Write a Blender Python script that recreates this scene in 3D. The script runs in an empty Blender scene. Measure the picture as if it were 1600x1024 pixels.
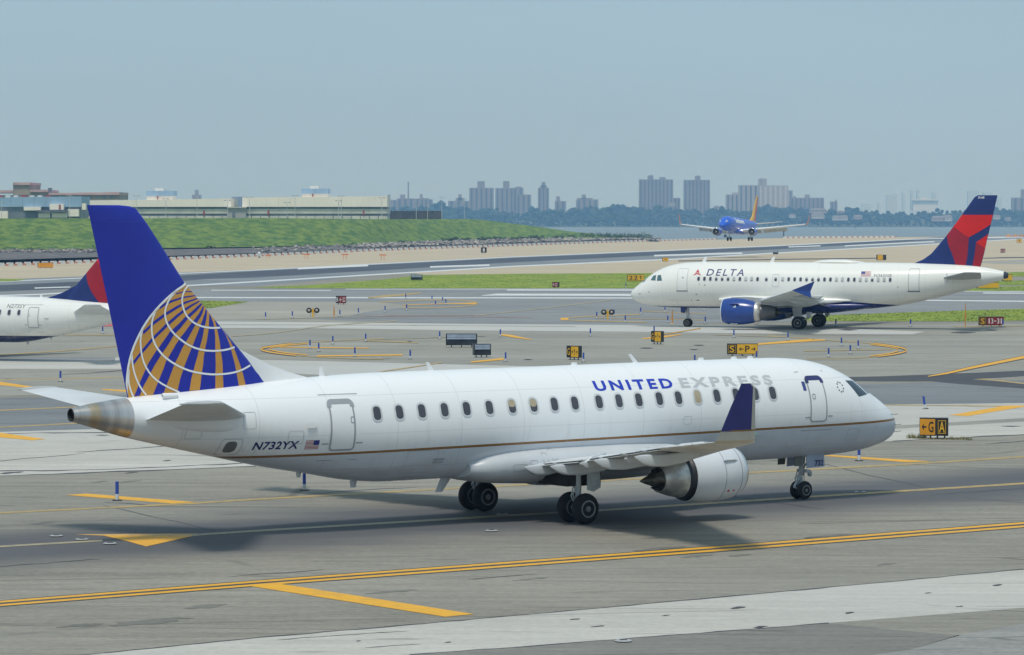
import bpy, bmesh, math, random
from mathutils import Vector, Matrix
R = math.radians
random.seed(7)
SC = bpy.context.scene
COL = SC.collection
# ------------------------------------------------------------------ camera
F_PX, CAM_H, PITCH = 5066.5, 9.3455, 0.032529          # focal length in pixels of the 1600 px wide photo
cd = bpy.data.cameras.new('camera'); cam = bpy.data.objects.new('camera', cd); COL.objects.link(cam)
cd.sensor_width = 36.0; cd.lens = 36.0 * F_PX / 1600.0
cd.clip_start = 1.0; cd.clip_end = 60000.0
cam.location = (0, 0, CAM_H); cam.rotation_euler = (math.pi / 2 - PITCH, 0, 0)
SC.camera = cam
# ------------------------------------------------------------------ sky, sun, exposure
SUN_EL, SUN_AZ = R(66), R(196)                          # azimuth of the sun, clockwise from +Y
w = bpy.data.worlds.new('World'); SC.world = w; w.use_nodes = True
nt = w.node_tree; nt.nodes.clear()
sky = nt.nodes.new('ShaderNodeTexSky'); sky.sky_type = 'NISHITA'; sky.sun_disc = False
sky.sun_elevation = SUN_EL; sky.sun_rotation = SUN_AZ
sky.altitude = 0; sky.air_density = 1.0; sky.dust_density = 1.0; sky.ozone_density = 3.0
veil = nt.nodes.new('ShaderNodeMix'); veil.data_type = 'RGBA'; veil.blend_type = 'MIX'
veil.inputs[0].default_value = 0.84                     # thin even cloud and haze over the whole sky
veil.inputs[7].default_value = (3.42, 4.9, 6.05, 1)
bgn = nt.nodes.new('ShaderNodeBackground'); bgn.inputs[1].default_value = 0.10
wo = nt.nodes.new('ShaderNodeOutputWorld')
tcw = nt.nodes.new('ShaderNodeTexCoord'); mpw = nt.nodes.new('ShaderNodeMapping'); mpw.inputs['Scale'].default_value = (3.0, 3.0, 22.0)
nzw = nt.nodes.new('ShaderNodeTexNoise'); nzw.inputs['Scale'].default_value = 1.0; nzw.inputs['Detail'].default_value = 4
mrw = nt.nodes.new('ShaderNodeMapRange'); mrw.inputs[1].default_value = .3; mrw.inputs[2].default_value = .7; mrw.inputs[3].default_value = .955; mrw.inputs[4].default_value = 1.045
vml = nt.nodes.new('ShaderNodeVectorMath'); vml.operation = 'SCALE'; vml.inputs[0].default_value = veil.inputs[7].default_value[:3]
nt.links.new(tcw.outputs['Generated'], mpw.inputs[0]); nt.links.new(mpw.outputs[0], nzw.inputs['Vector']); nt.links.new(nzw.outputs['Fac'], mrw.inputs[0])
nt.links.new(mrw.outputs[0], vml.inputs['Scale']); nt.links.new(vml.outputs[0], veil.inputs[7])
nt.links.new(sky.outputs[0], veil.inputs[6]); nt.links.new(veil.outputs[2], bgn.inputs[0])
nt.links.new(bgn.outputs[0], wo.inputs[0])
sl = bpy.data.lights.new('sun', 'SUN'); sl.energy = 2.3; sl.angle = R(11.0); sl.color = (1.0, 0.955, 0.87)
so = bpy.data.objects.new('sun', sl); COL.objects.link(so)
sdir = Vector((math.sin(SUN_AZ) * math.cos(SUN_EL), math.cos(SUN_AZ) * math.cos(SUN_EL), math.sin(SUN_EL)))
so.rotation_euler = sdir.to_track_quat('Z', 'Y').to_euler(); so.location = (0, 0, 400)
SC.view_settings.view_transform = 'Standard'; SC.view_settings.look = 'None'
SC.view_settings.gamma = 1.0; SC.view_settings.exposure = 0.0
SC.render.engine = 'CYCLES'
SC.cycles.use_denoising = True
SC.cycles.max_bounces = 6; SC.cycles.volume_bounces = 1
SC.cycles.transparent_max_bounces = 8
# ------------------------------------------------------------------ pixel -> world helpers (photo pixels, 1600 x 1024)
_c, _s = math.cos(PITCH), math.sin(PITCH)
def ray(px, py):
    dx, dz = (px - 800.0) / F_PX, (512.0 - py) / F_PX
    return Vector((dx, _c + dz * _s, dz * _c - _s))
def G(px, py, z=0.0):                                   # where the line of sight meets the ground
    d = ray(px, py); t = (z - CAM_H) / d.z
    return Vector((d.x * t, d.y * t, z))
def D(px, py, Y):                                       # point of the line of sight at distance Y
    d = ray(px, py); t = Y / d.y
    return Vector((d.x * t, Y, CAM_H + d.z * t))
# ------------------------------------------------------------------ materials
def sc(v): return v / 12.92 if v <= .04045 else ((v + .055) / 1.055) ** 2.4
def rgb(r, g, b): return (sc(r / 255), sc(g / 255), sc(b / 255))
class NB:
    def __init__(s, name):
        s.m = bpy.data.materials.new(name); s.m.use_nodes = True; s.t = s.m.node_tree; s.t.nodes.clear()
        s.out = s.n('OutputMaterial'); s.b = s.n('BsdfPrincipled'); s.l(s.b.outputs[0], s.out.inputs[0])
    def n(s, t, **k):
        o = s.t.nodes.new('ShaderNode' + t)
        for a, v in k.items(): setattr(o, a, v)
        return o
    def l(s, a, b): s.t.links.new(a, b)
    def put(s, i, v):
        if hasattr(v, 'links'): s.l(v, i)
        else: i.default_value = v
    def math(s, op, a, b=0.0, c=0.0, clamp=False):
        o = s.n('Math', operation=op); o.use_clamp = clamp
        for i, v in zip(o.inputs, (a, b, c)): s.put(i, v)
        return o.outputs[0]
    def mix(s, f, a, b, mode='MIX'):
        o = s.n('Mix', data_type='RGBA', blend_type=mode)
        s.put(o.inputs[0], f)
        for i, v in ((6, a), (7, b)):
            s.put(o.inputs[i], v if hasattr(v, 'links') else tuple(v)[:3] + (1,))
        return o.outputs[2]
    def noise(s, vec, scale, detail=4, rough=.55):
        o = s.n('TexNoise'); s.l(vec, o.inputs['Vector']); o.inputs['Scale'].default_value = scale
        o.inputs['Detail'].default_value = detail; o.inputs['Roughness'].default_value = rough
        return o.outputs['Fac']
    def ramp(s, f, lo, hi, a=0.0, b=1.0):
        o = s.n('MapRange'); o.interpolation_type = 'SMOOTHSTEP'
        s.put(o.inputs[0], f)
        for i, v in zip((1, 2, 3, 4), (lo, hi, a, b)): o.inputs[i].default_value = v
        return o.outputs[0]
    def pos(s): return s.n('NewGeometry').outputs['Position']
    def obj(s): return s.n('TexCoord').outputs['Object']
    def mapv(s, vec, rot=0, scale=(1, 1, 1)):
        o = s.n('Mapping'); o.vector_type = 'POINT'; s.l(vec, o.inputs[0])
        o.inputs['Rotation'].default_value = (0, 0, rot); o.inputs['Scale'].default_value = scale
        return o.outputs[0]
    def sep(s, vec):
        o = s.n('SeparateXYZ'); s.l(vec, o.inputs[0]); return o.outputs
    def bump(s, h, strength=.3, dist=.02):
        o = s.n('Bump'); o.inputs['Strength'].default_value = strength; o.inputs['Distance'].default_value = dist
        s.l(h, o.inputs['Height']); s.l(o.outputs[0], s.b.inputs['Normal'])
    def fin(s, col, rough=.6, metal=0.0, spec=.5):
        s.put(s.b.inputs['Base Color'], col if hasattr(col, 'links') else tuple(col)[:3] + (1,))
        s.put(s.b.inputs['Roughness'], rough); s.b.inputs['Metallic'].default_value = metal
        s.b.inputs['Specular IOR Level'].default_value = spec
        return s.m
_MC = {}
def mat(name, col, rough=.6, metal=0.0, spec=.5, var=.06, scale=1.5, bump=0.0):
    """plain painted / raw material with a little uneven wear"""
    if name in _MC: return _MC[name]
    b = NB(name); v = b.obj(); f = b.noise(v, scale, 5)
    c0 = tuple(x * (1 - var * 2) for x in col); c1 = tuple(min(1, x * (1 + var)) for x in col)
    c = b.mix(b.ramp(f, .3, .7), c0, c1)
    if bump: b.bump(b.noise(v, scale * 6, 3), bump, .01)
    _MC[name] = b.fin(c, rough, metal, spec); return _MC[name]
# ------------------------------------------------------------------ mesh helpers
class MB:
    def __init__(s): s.v = []; s.f = []; s.m = []
    def add(s, vs, fs, mi=0):
        k = len(s.v); s.v += [tuple(x) for x in vs]
        for f in fs: s.f.append(tuple(i + k for i in f)); s.m.append(mi)
        return s
    def box(s, c, d, mi=0, rot=None):
        P = [Vector((x * d[0] / 2, y * d[1] / 2, z * d[2] / 2)) for x in (-1, 1) for y in (-1, 1) for z in (-1, 1)]
        if rot is not None: P = [rot @ p for p in P]
        return s.add([p + Vector(c) for p in P], [(0, 1, 3, 2), (4, 6, 7, 5), (0, 4, 5, 1), (2, 3, 7, 6), (0, 2, 6, 4), (1, 5, 7, 3)], mi)
    def loft(s, rings, mi=0, caps=(True, True), closed=True):
        n = len(rings[0]); k = len(s.v)
        for r in rings: s.v += [tuple(p) for p in r]
        for i in range(len(rings) - 1):
            for j in range(n if closed else n - 1):
                j2 = (j + 1) % n
                s.f.append((k + i * n + j, k + i * n + j2, k + (i + 1) * n + j2, k + (i + 1) * n + j))
                s.m.append(mi(i, j) if callable(mi) else mi)
        if caps[0]: s.f.append(tuple(k + j for j in range(n))); s.m.append(mi(0, 0) if callable(mi) else mi)
        if caps[1]: s.f.append(tuple(k + (len(rings) - 1) * n + j for j in range(n))); s.m.append(mi(len(rings) - 2, 0) if callable(mi) else mi)
        return s
    def lathe(s, o, axis, prof, n=20, mi=0, caps=(True, True)):
        o = Vector(o); ax = Vector(axis).normalized(); u = ax.orthogonal().normalized(); v = ax.cross(u)
        rings = [[o + ax * t + (u * math.cos(2 * math.pi * j / n) + v * math.sin(2 * math.pi * j / n)) * max(r, 1e-4) for j in range(n)] for t, r in prof]
        return s.loft(rings, mi, caps)
    def tube(s, p, q, r0, r1=None, n=10, mi=0):
        p, q = Vector(p), Vector(q)
        return s.lathe(p, q - p, [(0, r0), ((q - p).length, r0 if r1 is None else r1)], n, mi)
    def poly(s, pts, mi=0):
        return s.add(pts, [tuple(range(len(pts)))], mi)
    def prism(s, pts, off, mi=0):                        # flat outline with real thickness
        n = len(pts); off = Vector(off)
        vs = [Vector(p) for p in pts] + [Vector(p) + off for p in pts]
        return s.add(vs, [tuple(range(n)), tuple(range(2 * n - 1, n - 1, -1))] + [(i, (i + 1) % n, n + (i + 1) % n, n + i) for i in range(n)], mi)
    def mesh(s, name, mats, smooth=None, fix=True):
        me = bpy.data.meshes.new(name); me.from_pydata(s.v, [], s.f)
        for m in (mats if isinstance(mats, (list, tuple)) else [mats]): me.materials.append(m)
        me.polygons.foreach_set('material_index', s.m)
        if fix and len(s.f) < 60000:
            bm = bmesh.new(); bm.from_mesh(me); bmesh.ops.recalc_face_normals(bm, faces=bm.faces); bm.to_mesh(me); bm.free()
        if smooth is not None:
            me.shade_smooth(); me.set_sharp_from_angle(angle=R(smooth))
        me.update(); return me
    def obj(s, name, mats, parent=None, smooth=None, fix=True):
        return link(name, s.mesh(name, mats, smooth, fix), parent)
def link(name, me, parent=None, loc=None, rz=None):
    o = bpy.data.objects.new(name, me); COL.objects.link(o)
    if parent is not None: o.parent = parent
    if loc is not None: o.location = loc
    if rz is not None: o.rotation_euler = (0, 0, rz)
    return o
def tag(o, label=None, cat=None, group=None, kind=None):
    if label: o['label'] = label
    if cat: o['category'] = cat
    if group: o['group'] = group
    if kind: o['kind'] = kind
    return o
def empty(name, loc=(0, 0, 0), rz=0.0, label=None, cat=None, group=None):
    o = bpy.data.objects.new(name, None); COL.objects.link(o); o.location = loc; o.rotation_euler = (0, 0, rz)
    o.empty_display_size = .3
    return tag(o, label, cat, group)
def text2d(body, bold=0.0, space=1.0):
    """lettering outline as (verts in 0..1 x 0..1, faces, width / height)"""
    c = bpy.data.curves.new('lettering', 'FONT'); c.body = body; c.offset = bold; c.space_character = space
    c.resolution_u = 3
    o = bpy.data.objects.new('lettering', c); COL.objects.link(o)
    bpy.context.view_layer.update()
    me = bpy.data.meshes.new_from_object(o.evaluated_get(bpy.context.evaluated_depsgraph_get()))
    vs = [v.co.copy() for v in me.vertices]; fs = [tuple(p.vertices) for p in me.polygons]
    bpy.data.objects.remove(o); bpy.data.curves.remove(c); bpy.data.meshes.remove(me)
    x0 = min(v.x for v in vs); x1 = max(v.x for v in vs); y0 = min(v.y for v in vs); y1 = max(v.y for v in vs)
    return [((v.x - x0) / (x1 - x0), (v.y - y0) / (y1 - y0)) for v in vs], fs, (x1 - x0) / (y1 - y0)
def interp(tab, x):
    """smooth interpolation in a table of (x, a, b, c...)"""
    n = len(tab)
    if x <= tab[0][0]: return tab[0][1:]
    if x >= tab[-1][0]: return tab[-1][1:]
    i = max(k for k in range(n) if tab[k][0] <= x); i = min(i, n - 2)
    x0, x1 = tab[i][0], tab[i + 1][0]; h = x1 - x0; t = (x - x0) / h; out = []
    for k in range(1, len(tab[0])):
        d = lambda j: (tab[j + 1][k] - tab[j][k]) / (tab[j + 1][0] - tab[j][0])
        def tan(j):
            if j == 0: return d(0)
            if j == n - 1: return d(n - 2)
            a, b = d(j - 1), d(j)
            return 0.0 if a * b <= 0 else 2 * a * b / (a + b)
        y0, y1, m0, m1 = tab[i][k], tab[i + 1][k], tan(i) * h, tan(i + 1) * h
        out.append((2*t**3 - 3*t*t + 1) * y0 + (t**3 - 2*t*t + t) * m0 + (-2*t**3 + 3*t*t) * y1 + (t**3 - t*t) * m1)
    return out
# ================================================================== GROUND
TAXI = R(35.2)                                          # direction of the near taxiway
def asphalt(name, col, dark=.0, lane=None, contrast=.15, seam=True):
    b = NB(name); p = b.pos()
    am = contrast / .15
    terms = [(b.noise(b.mapv(p, -TAXI, (.022, .85, 1)), 1.0, 5, .65), .34), (b.noise(b.mapv(p, -TAXI, (.007, .14, 1)), 1.0, 4, .55), .40),
             (b.noise(p, .055, 5, .6), .34), (b.noise(b.mapv(p, -TAXI, (.5, 1.5, 1)), 1.0, 5, .7), .36), (b.noise(p, 4.5, 4, .8), .62), (b.noise(b.mapv(p, -TAXI, (.08, 2.6, 1)), 1.0, 3, .6), .22)]
    fine = terms[4][0]; k = None
    for f, a_ in terms:
        q = b.math('MULTIPLY', b.math('SUBTRACT', f, .5), 2.0 * a_ * am); k = q if k is None else b.math('ADD', k, q)
    k = b.math('ADD', k, 1.0)
    vs = b.n('VectorMath', operation='SCALE'); vs.inputs[0].default_value = col; b.l(k, vs.inputs['Scale']); c = vs.outputs[0]
    tone = b.noise(p, .035, 3); c = b.mix(b.ramp(tone, .35, .65, 0, .35), c, (col[0] * .93, col[1] * .97, col[2] * 1.06))
    if seam:
        vo = b.n('TexVoronoi', feature='DISTANCE_TO_EDGE'); vo.inputs['Scale'].default_value = 1.0
        b.l(b.mapv(p, -TAXI, (.05, .26, 1)), vo.inputs['Vector'])
        cr = b.math('MULTIPLY', b.ramp(vo.outputs[0], .0, .016, 1, 0), b.ramp(b.noise(p, .18, 2), .42, .55))
        c = b.mix(b.math('MULTIPLY', cr, .6), c, [x * .3 for x in col])
        sp = b.ramp(b.noise(b.mapv(p, -TAXI, (.28, 1.3, 1)), 1.0, 4), .64, .74)          # oil and patch marks
        c = b.mix(b.math('MULTIPLY', sp, .55), c, [x * .42 for x in col])
    if lane:                                                            # darker bands along the taxi centreline
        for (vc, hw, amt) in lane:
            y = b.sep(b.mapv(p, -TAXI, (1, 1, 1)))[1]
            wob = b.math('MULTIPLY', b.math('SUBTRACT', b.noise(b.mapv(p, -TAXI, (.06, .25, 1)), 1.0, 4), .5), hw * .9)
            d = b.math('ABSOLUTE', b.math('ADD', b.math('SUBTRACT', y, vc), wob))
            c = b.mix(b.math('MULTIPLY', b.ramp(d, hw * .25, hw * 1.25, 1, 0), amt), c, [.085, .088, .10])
    b.bump(fine, .3, .02)
    return b.fin(c, b.ramp(fine, .3, .7, .72, .9), 0, .35)
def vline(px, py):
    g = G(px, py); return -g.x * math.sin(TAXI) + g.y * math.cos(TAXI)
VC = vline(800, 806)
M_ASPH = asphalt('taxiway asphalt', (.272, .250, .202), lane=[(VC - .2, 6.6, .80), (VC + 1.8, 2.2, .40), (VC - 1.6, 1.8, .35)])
M_MID = asphalt('apron asphalt', (.305, .29, .242))
M_BLUE = asphalt('runway asphalt', (.245, .25, .246))
M_LANE = asphalt('blue grey asphalt', (.20, .208, .21))
M_RUB = asphalt('rubber coated runway', (.075, .085, .105), contrast=.3, seam=False)
M_TAR = asphalt('fresh tar', (.075, .075, .082), contrast=.15, seam=False)
M_CONC = asphalt('pale concrete', (.50, .475, .415), contrast=.09)
M_CON2 = asphalt('far concrete', (.50, .485, .44), contrast=.07, seam=False)
M_BEIGE = asphalt('beige apron', (.35, .325, .27), seam=False)
M_SAND = asphalt('sand coloured blast pad', (.50, .415, .285), contrast=.10, seam=False)
def paint(name, col, wear=.35):
    b = NB(name); p = b.pos()
    f = b.noise(p, 2.4, 6, .75); g = b.noise(b.mapv(p, -TAXI, (.25, 3.0, 1)), 1, 5); e = b.noise(p, .5, 3)
    k = b.ramp(b.math('ADD', b.math('MULTIPLY', f, .5), b.math('ADD', b.math('MULTIPLY', g, .3), b.math('MULTIPLY', e, .2))), .46, .62)
    c = b.mix(b.ramp(f, .3, .7, 0, .35), col, [x * .72 for x in col]); c = b.mix(b.math('MULTIPLY', k, wear), c, (.20, .185, .15))
    return b.fin(c, .6, 0, .4)
P_YEL = paint('yellow road paint', (.86, .43, .014), .22)
P_OLD = paint('worn yellow paint', (.50, .34, .11), .75)
P_PALE = paint('faded yellow paint', (.43, .36, .22), .75)
P_WHI = paint('white road paint', (.74, .75, .74), .45)
P_BLK = paint('black border paint', (.05, .05, .055), .3)
P_RED = paint('red surface paint', (.62, .09, .10), .5)
def grass_mat(name, a, b2, c2, s=.25):
    b = NB(name); p = b.pos()
    f = b.noise(b.mapv(p, 0, (.22, .07, .3)), s * 4, 7, .72); g = b.noise(p, 1.1, 4, .7)
    c = b.mix(b.ramp(f, .38, .62), a, b2); c = b.mix(b.ramp(g, .5, .75, 0, .6), c, c2)
    b.bump(b.noise(p, 3, 4), .6, .2)
    return b.fin(c, .9, 0, .2)
M_GRASS = grass_mat('mown grass', (.185, .265, .042), (.285, .345, .055), (.130, .185, .040))
M_HILL = grass_mat('hillside grass', (.058, .132, .024), (.195, .265, .042), (.026, .066, .020), .30)
E_AIR = bpy.data.meshes.new('airfield_ground')
land = [(-900, -120), (-900, 600), (-160, 672)] + [tuple(G(*q)[:2]) for q in ((0, 415.5), (150, 409.8), (280, 405), (400, 400.2), (600, 391.5), (800, 384.3), (1000, 377.3), (1225, 371.8), (1400, 370.6), (1600, 367.5), (1800, 365))] + [(1500, 2700), (1500, -120)]
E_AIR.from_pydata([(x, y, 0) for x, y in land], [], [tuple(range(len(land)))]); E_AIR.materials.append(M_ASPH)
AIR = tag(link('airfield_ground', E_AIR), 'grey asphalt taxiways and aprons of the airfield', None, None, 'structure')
def sheet(name, pts, layer, m, structure=True):
    me = bpy.data.meshes.new(name); vs = [G(*p) for p in pts]
    lz = layer * (.0012 if max(v.y for v in vs) < 205 else .004)
    me.from_pydata([(v.x, v.y, lz) for v in vs], [], [tuple(range(len(vs)))]); me.materials.append(m)
    o = link(name, me, None if structure else AIR)
    if structure: tag(o, kind='structure')
    return o
_SN = [0]
def strip(pts, th, layer, m, name='painted_line'):       # painted line, th = its height in the photo in pixels
    if not isinstance(th, (list, tuple)): th = [th] * len(pts)
    mb = MB(); n = len(pts)
    a = [G(x, y - t / 2) for (x, y), t in zip(pts, th)]; c = [G(x, y + t / 2) for (x, y), t in zip(pts, th)]
    _SN[0] += 1; near = max(q.y for q in a + c) < 205; lz = layer * (.0012 if near else .004) + _SN[0] * (.00001 if near else .00003)
    for q in a + c: q.z = lz
    mb.add(a + c, [(i, i + 1, n + i + 1, n + i) for i in range(n - 1)])
    return mb.obj(name, m, AIR)
def cut(pts, n=4):                                       # rounded polyline
    for _ in range(n):
        q = [pts[0]]
        for a, b in zip(pts, pts[1:]):
            q += [(a[0] * .75 + b[0] * .25, a[1] * .75 + b[1] * .25), (a[0] * .25 + b[0] * .75, a[1] * .25 + b[1] * .75)]
        pts = q + [pts[-1]]
    return pts
# --- paved areas, nearest first
sheet('concrete_shoulder', [(133, 1024), (400, 997.5), (800, 963), (1200, 927), (1600, 890), (1700, 881), (1700, 941), (1600, 950), (1295, 973.7), (1200, 981.6), (800, 1011.7), (640, 1023), (420, 1043), (-60, 1043)], 1, M_CONC)
sheet('asphalt_patch', [(1240, 1040), (1420, 1016), (1500, 992), (1600, 975), (1720, 958), (1720, 1050)], 2, asphalt('pale bitumen', (.285, .275, .25)))
sheet('concrete_shoulder', [(-60, 677), (112, 671.6), (700, 653.5), (1375, 632.5), (1660, 629), (1660, 676), (1509, 683.5), (1395, 689), (400, 728.5), (0, 744), (-60, 746.5)], 1, M_CONC)
sheet('asphalt_band', [(1210, 676), (1440, 663), (1600, 653.5), (1680, 650), (1680, 656), (1600, 659), (1440, 668), (1210, 681)], 2, M_MID)
sheet('taxiway_lane', [(-60, 624), (400, 612), (1375, 600), (1680, 592), (1680, 629), (1375, 632.5), (700, 653.5), (112, 671.6), (-60, 677)], 1, M_LANE)
sheet('apron', [(-200, 482), (330, 481.5), (530, 500), (1000, 507), (1440, 508), (1720, 503), (1720, 588), (1375, 598), (400, 611), (-60, 620), (-300, 627)], 1, M_MID)
sheet('crossing_runway', [(-250, 452), (400, 451.5), (800, 451.3), (1250, 453), (1750, 456), (1750, 480), (1600, 483), (1380, 489.5), (1271, 493.6), (1240, 503), (1000, 508), (700, 507), (530, 501), (330, 484), (-250, 480)], 2, M_BLUE)
sheet('beige_apron', [(330, 482), (365, 476), (390, 471.8), (530, 471.6), (590, 472.5), (625, 476), (637, 480.3), (600, 484.5), (575, 487.5), (545, 494), (470, 498), (330, 500), (200, 500), (200, 486)], 3, M_BEIGE)
sheet('concrete_strip', [(200, 502), (330, 502.5), (730, 506.5), (1000, 508.5), (1240, 510.5), (1445, 518.8), (1424, 523.2), (1200, 522), (1000, 519), (730, 516.8), (530, 514), (330, 513), (200, 513)], 4, M_CON2)
sheet('concrete_strip', [(-60, 557), (190, 559), (440, 563.5), (670, 569), (960, 576), (960, 590), (600, 590), (480, 585.5), (400, 580), (190, 577), (-60, 577)], 3, M_CON2)
strip([(-40, 560), (180, 561.5)], 6, 4, M_BLUE, 'asphalt_seam')
strip([(330, 508), (530, 508.2), (900, 511)], .9, 5, M_MID, 'asphalt_seam')
for pts, th in (([(1300, 593), (1375, 592.6), (1470, 590.5), (1600, 584), (1680, 581)], [6, 8, 11, 8.5, 8]), ([(1440, 592), (1500, 596), (1600, 603.5), (1680, 609)], [5, 9, 8, 7])):
    strip(pts, th, 3 + (pts[0][0] > 1400), M_TAR, 'tar_band')
# --- runway 4-22 with its blast pads
sheet('blast_pad', [(-160, 422)] + [(0, 416), (150, 410.3), (280, 405.5), (400, 400.7), (600, 392), (800, 384.8), (1000, 377.8), (1225, 372.2), (1400, 371), (1467, 370.5), (1378, 377), (1200, 384.3), (800, 401), (400, 421.5), (0, 437), (-160, 444)], 1, M_SAND)
sheet('blast_pad', [(640, 425.5), (800, 416.3), (1054, 405), (1200, 396.5), (1454, 382), (1600, 373.8), (1700, 369), (1760, 424), (1520, 427), (1030, 427), (800, 428.2), (660, 429.5)], 1, M_SAND)
sheet('far_runway', [(-160, 444), (0, 437), (400, 421.5), (800, 401), (1200, 384.3), (1378, 377), (1467, 370.5), (1620, 369.5), (1700, 369), (1600, 373.8), (1454, 382), (1200, 396.5), (1054, 405), (800, 416.3), (640, 425.5), (400, 447), (0, 451.5), (-160, 452)], 2, asphalt('runway 4-22 asphalt', (.21, .225, .235), seam=False))
sheet('rubber_deposit', [(-160, 452), (0, 446), (120, 440.5), (400, 424), (800, 403.3), (1200, 386.2), (1467, 372.3), (1500, 373), (1200, 390.7), (800, 410.4), (400, 434), (330, 436), (120, 451), (-160, 462)], 3, M_RUB)
for pts, th in (([(-100, 444), (0, 440.6), (400, 422.3), (800, 401.8), (1200, 384.8), (1420, 374.2), (1560, 370.8), (1680, 370)], 1.1), ([(-60, 464), (60, 460.5), (330, 444.6), (530, 432.8), (650, 425.7), (800, 416.6), (1054, 405.2), (1200, 396.4), (1454, 382), (1600, 373.4)], [1.9, 1.9, 1.9, 1.9, 1.8, 1.7, 1.6, 1.5, 1.2, 1.0]), ([(54, 450.5), (110, 448.8)], 1.6)):
    strip(pts, th, 4, P_WHI)
for q in ([(672, 417.4), (765, 414.6)], [(1022, 399.8), (1100, 397.5), (1160, 396)], [(465, 420.2), (575, 415.2)], [(1232, 386.2), (1282, 384.4)], [(1320, 384.6), (1425, 379.4), (1460, 378)], [(1490, 372.5), (1600, 370.6)]):
    strip(q, 2.4 if q[0][0] < 1200 else 1.6, 5, P_WHI)
strip([(1060, 408.2), (1220, 405.6), (1380, 403.6)], 1.6, 2, M_TAR, 'service_road'); strip([(1500, 404.8), (1570, 403), (1640, 402)], [.8, 1.8, 1.2], 2, M_TAR, 'service_road')
sheet('service_road', [(1500, 409), (1640, 405), (1700, 408), (1700, 413), (1560, 413)], 2, M_BEIGE)
# --- runway 13-31 paint
for pts, th in (([(-60, 465), (1100, 466.2), (1449, 469.7), (1700, 472.2)], 1.7), ([(792, 453.6), (1100, 454)], 1.5), ([(752, 462.3), (775, 460.7), (990, 461.2), (1100, 461.4)], [.4, 3, 3.2, 3.2]), ([(330, 453.9), (517, 454.2)], 1.0), ([(1536, 458.2), (1700, 459)], 1.6), ([(1507, 455.4), (1700, 456.2)], .9), ([(540, 452.2), (900, 452), (1000, 452.2)], .8)):
    strip(pts, th, 4, P_WHI)
# --- grass
def grass_sheet(pts): return sheet('grass_strip', pts, 5, M_GRASS)
GR = [[(398, 449.8), (440, 447.8), (480, 446), (600, 437), (655, 430.4), (800, 428.2), (1030, 426.9), (1100, 426.8), (1100, 450.8), (430, 450.9)],
      [(1240, 501), (1271, 494), (1380, 489.8), (1600, 482.8), (1720, 480), (1720, 499.5), (1600, 501), (1520, 502.7), (1300, 502.2)],
      [(250, 470.5), (330, 470.4), (390, 471.9), (365, 476), (330, 481.7), (250, 487)],
      [(-60, 436.8), (0, 436), (30, 436.4), (44, 437.4), (26, 439.4), (0, 440.4), (-60, 443)],
      [(1480, 455), (1520, 449.5), (1600, 447.5), (1720, 447), (1720, 455.2)], [(1500, 441), (1600, 438.6), (1720, 437), (1720, 445.6), (1600, 446), (1500, 447)], [(1545, 432), (1580, 425.5), (1640, 424.3), (1720, 424), (1720, 433), (1600, 432.4)]]
GRO = [grass_sheet(g) for g in GR]
def inside(p, poly):
    r = False; j = len(poly) - 1
    for i in range(len(poly)):
        a, b = poly[i], poly[j]
        if (a[1] > p[1]) != (b[1] > p[1]) and p[0] < (b[0] - a[0]) * (p[1] - a[1]) / (b[1] - a[1]) + a[0]: r = not r
        j = i
    return r
M_BLADE = mat('grass blades', (.26, .32, .055), .85, var=.3, scale=.3)
mb = MB(); rg = random.Random(3)
for poly, n in zip([[tuple(G(*p)[:2]) for p in g] for g in GR], (9000, 6500, 2500, 400, 1500, 1500, 1500)):
    xs = [p[0] for p in poly]; ys = [p[1] for p in poly]; k = 0; tries = 0
    while k < n and tries < n * 12:
        tries += 1
        x, y = rg.uniform(max(min(xs), -90), min(max(xs), 130)), rg.uniform(min(ys), max(ys))
        if not inside((x, y), poly): continue
        k += 1; hgt = rg.uniform(.02, .065); a = rg.uniform(0, 3.14); wd = rg.uniform(.08, .25)
        dx, dy = math.cos(a) * wd, math.sin(a) * wd
        mb.add([(x - dx, y - dy, .01), (x + dx, y + dy, .01), (x + rg.uniform(-.15, .15), y + rg.uniform(-.15, .15), hgt)], [(0, 1, 2)])
tag(mb.obj('grass', M_BLADE, None, None, False), 'short green grass on the strips between the runways', 'grass', None, 'stuff')
# --- yellow markings
def bulge(n, lo, hi): return [lo + (hi - lo) * math.exp(-((i / (n - 1) - .5) / .22) ** 2) for i in range(n)]
def edged(pts, th, over=1.6):
    tb = [t + over for t in th] if isinstance(th, (list, tuple)) else th + over
    strip(pts, tb, 6, P_BLK, 'line_border'); strip(pts, th, 7, P_YEL)
def loop(pts, th):                                        # worn taxi loop whose tip was painted afresh
    n = len(pts); strip(pts, 1.1, 6, P_OLD); a, c_ = int(n * .30), int(n * .70)
    strip(pts[a:c_], [t + 1.4 for t in th[a:c_]], 7, P_BLK, 'line_border'); strip(pts[a:c_], [t * .8 for t in th[a:c_]], 8, P_YEL)
dl = [(-20, 945.2), (0, 943.7), (400, 912), (800, 882), (1200, 852), (1600, 820.3), (1640, 817)]
strip(dl, 10.2, 6, P_BLK, 'line_border')
for dy in (-2.6, 2.6): strip([(x, y + dy) for x, y in dl], 2.8, 7, P_YEL)
strip([(-20, 855.5), (0, 854.4), (160, 845.2)], 2.6, 6, P_PALE); strip([(300, 836.6), (400, 830), (800, 805.7), (942, 797.6)], 3.0, 6, P_PALE)
strip([(942, 797.6), (1200, 781), (1251, 777.6), (1600, 755.8), (1640, 753.2)], 2.8, 6, P_OLD)
strip([(-20, 803), (0, 802), (304, 786.8), (400, 780.7), (666, 765.8), (1200, 737.5), (1402, 726.8), (1600, 714), (1640, 711.5)], 2.4, 6, P_OLD)
def ppoly(pts, m=P_YEL, layer=7, name='painted_bar'): return sheet(name, pts, layer, m, False)
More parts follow.
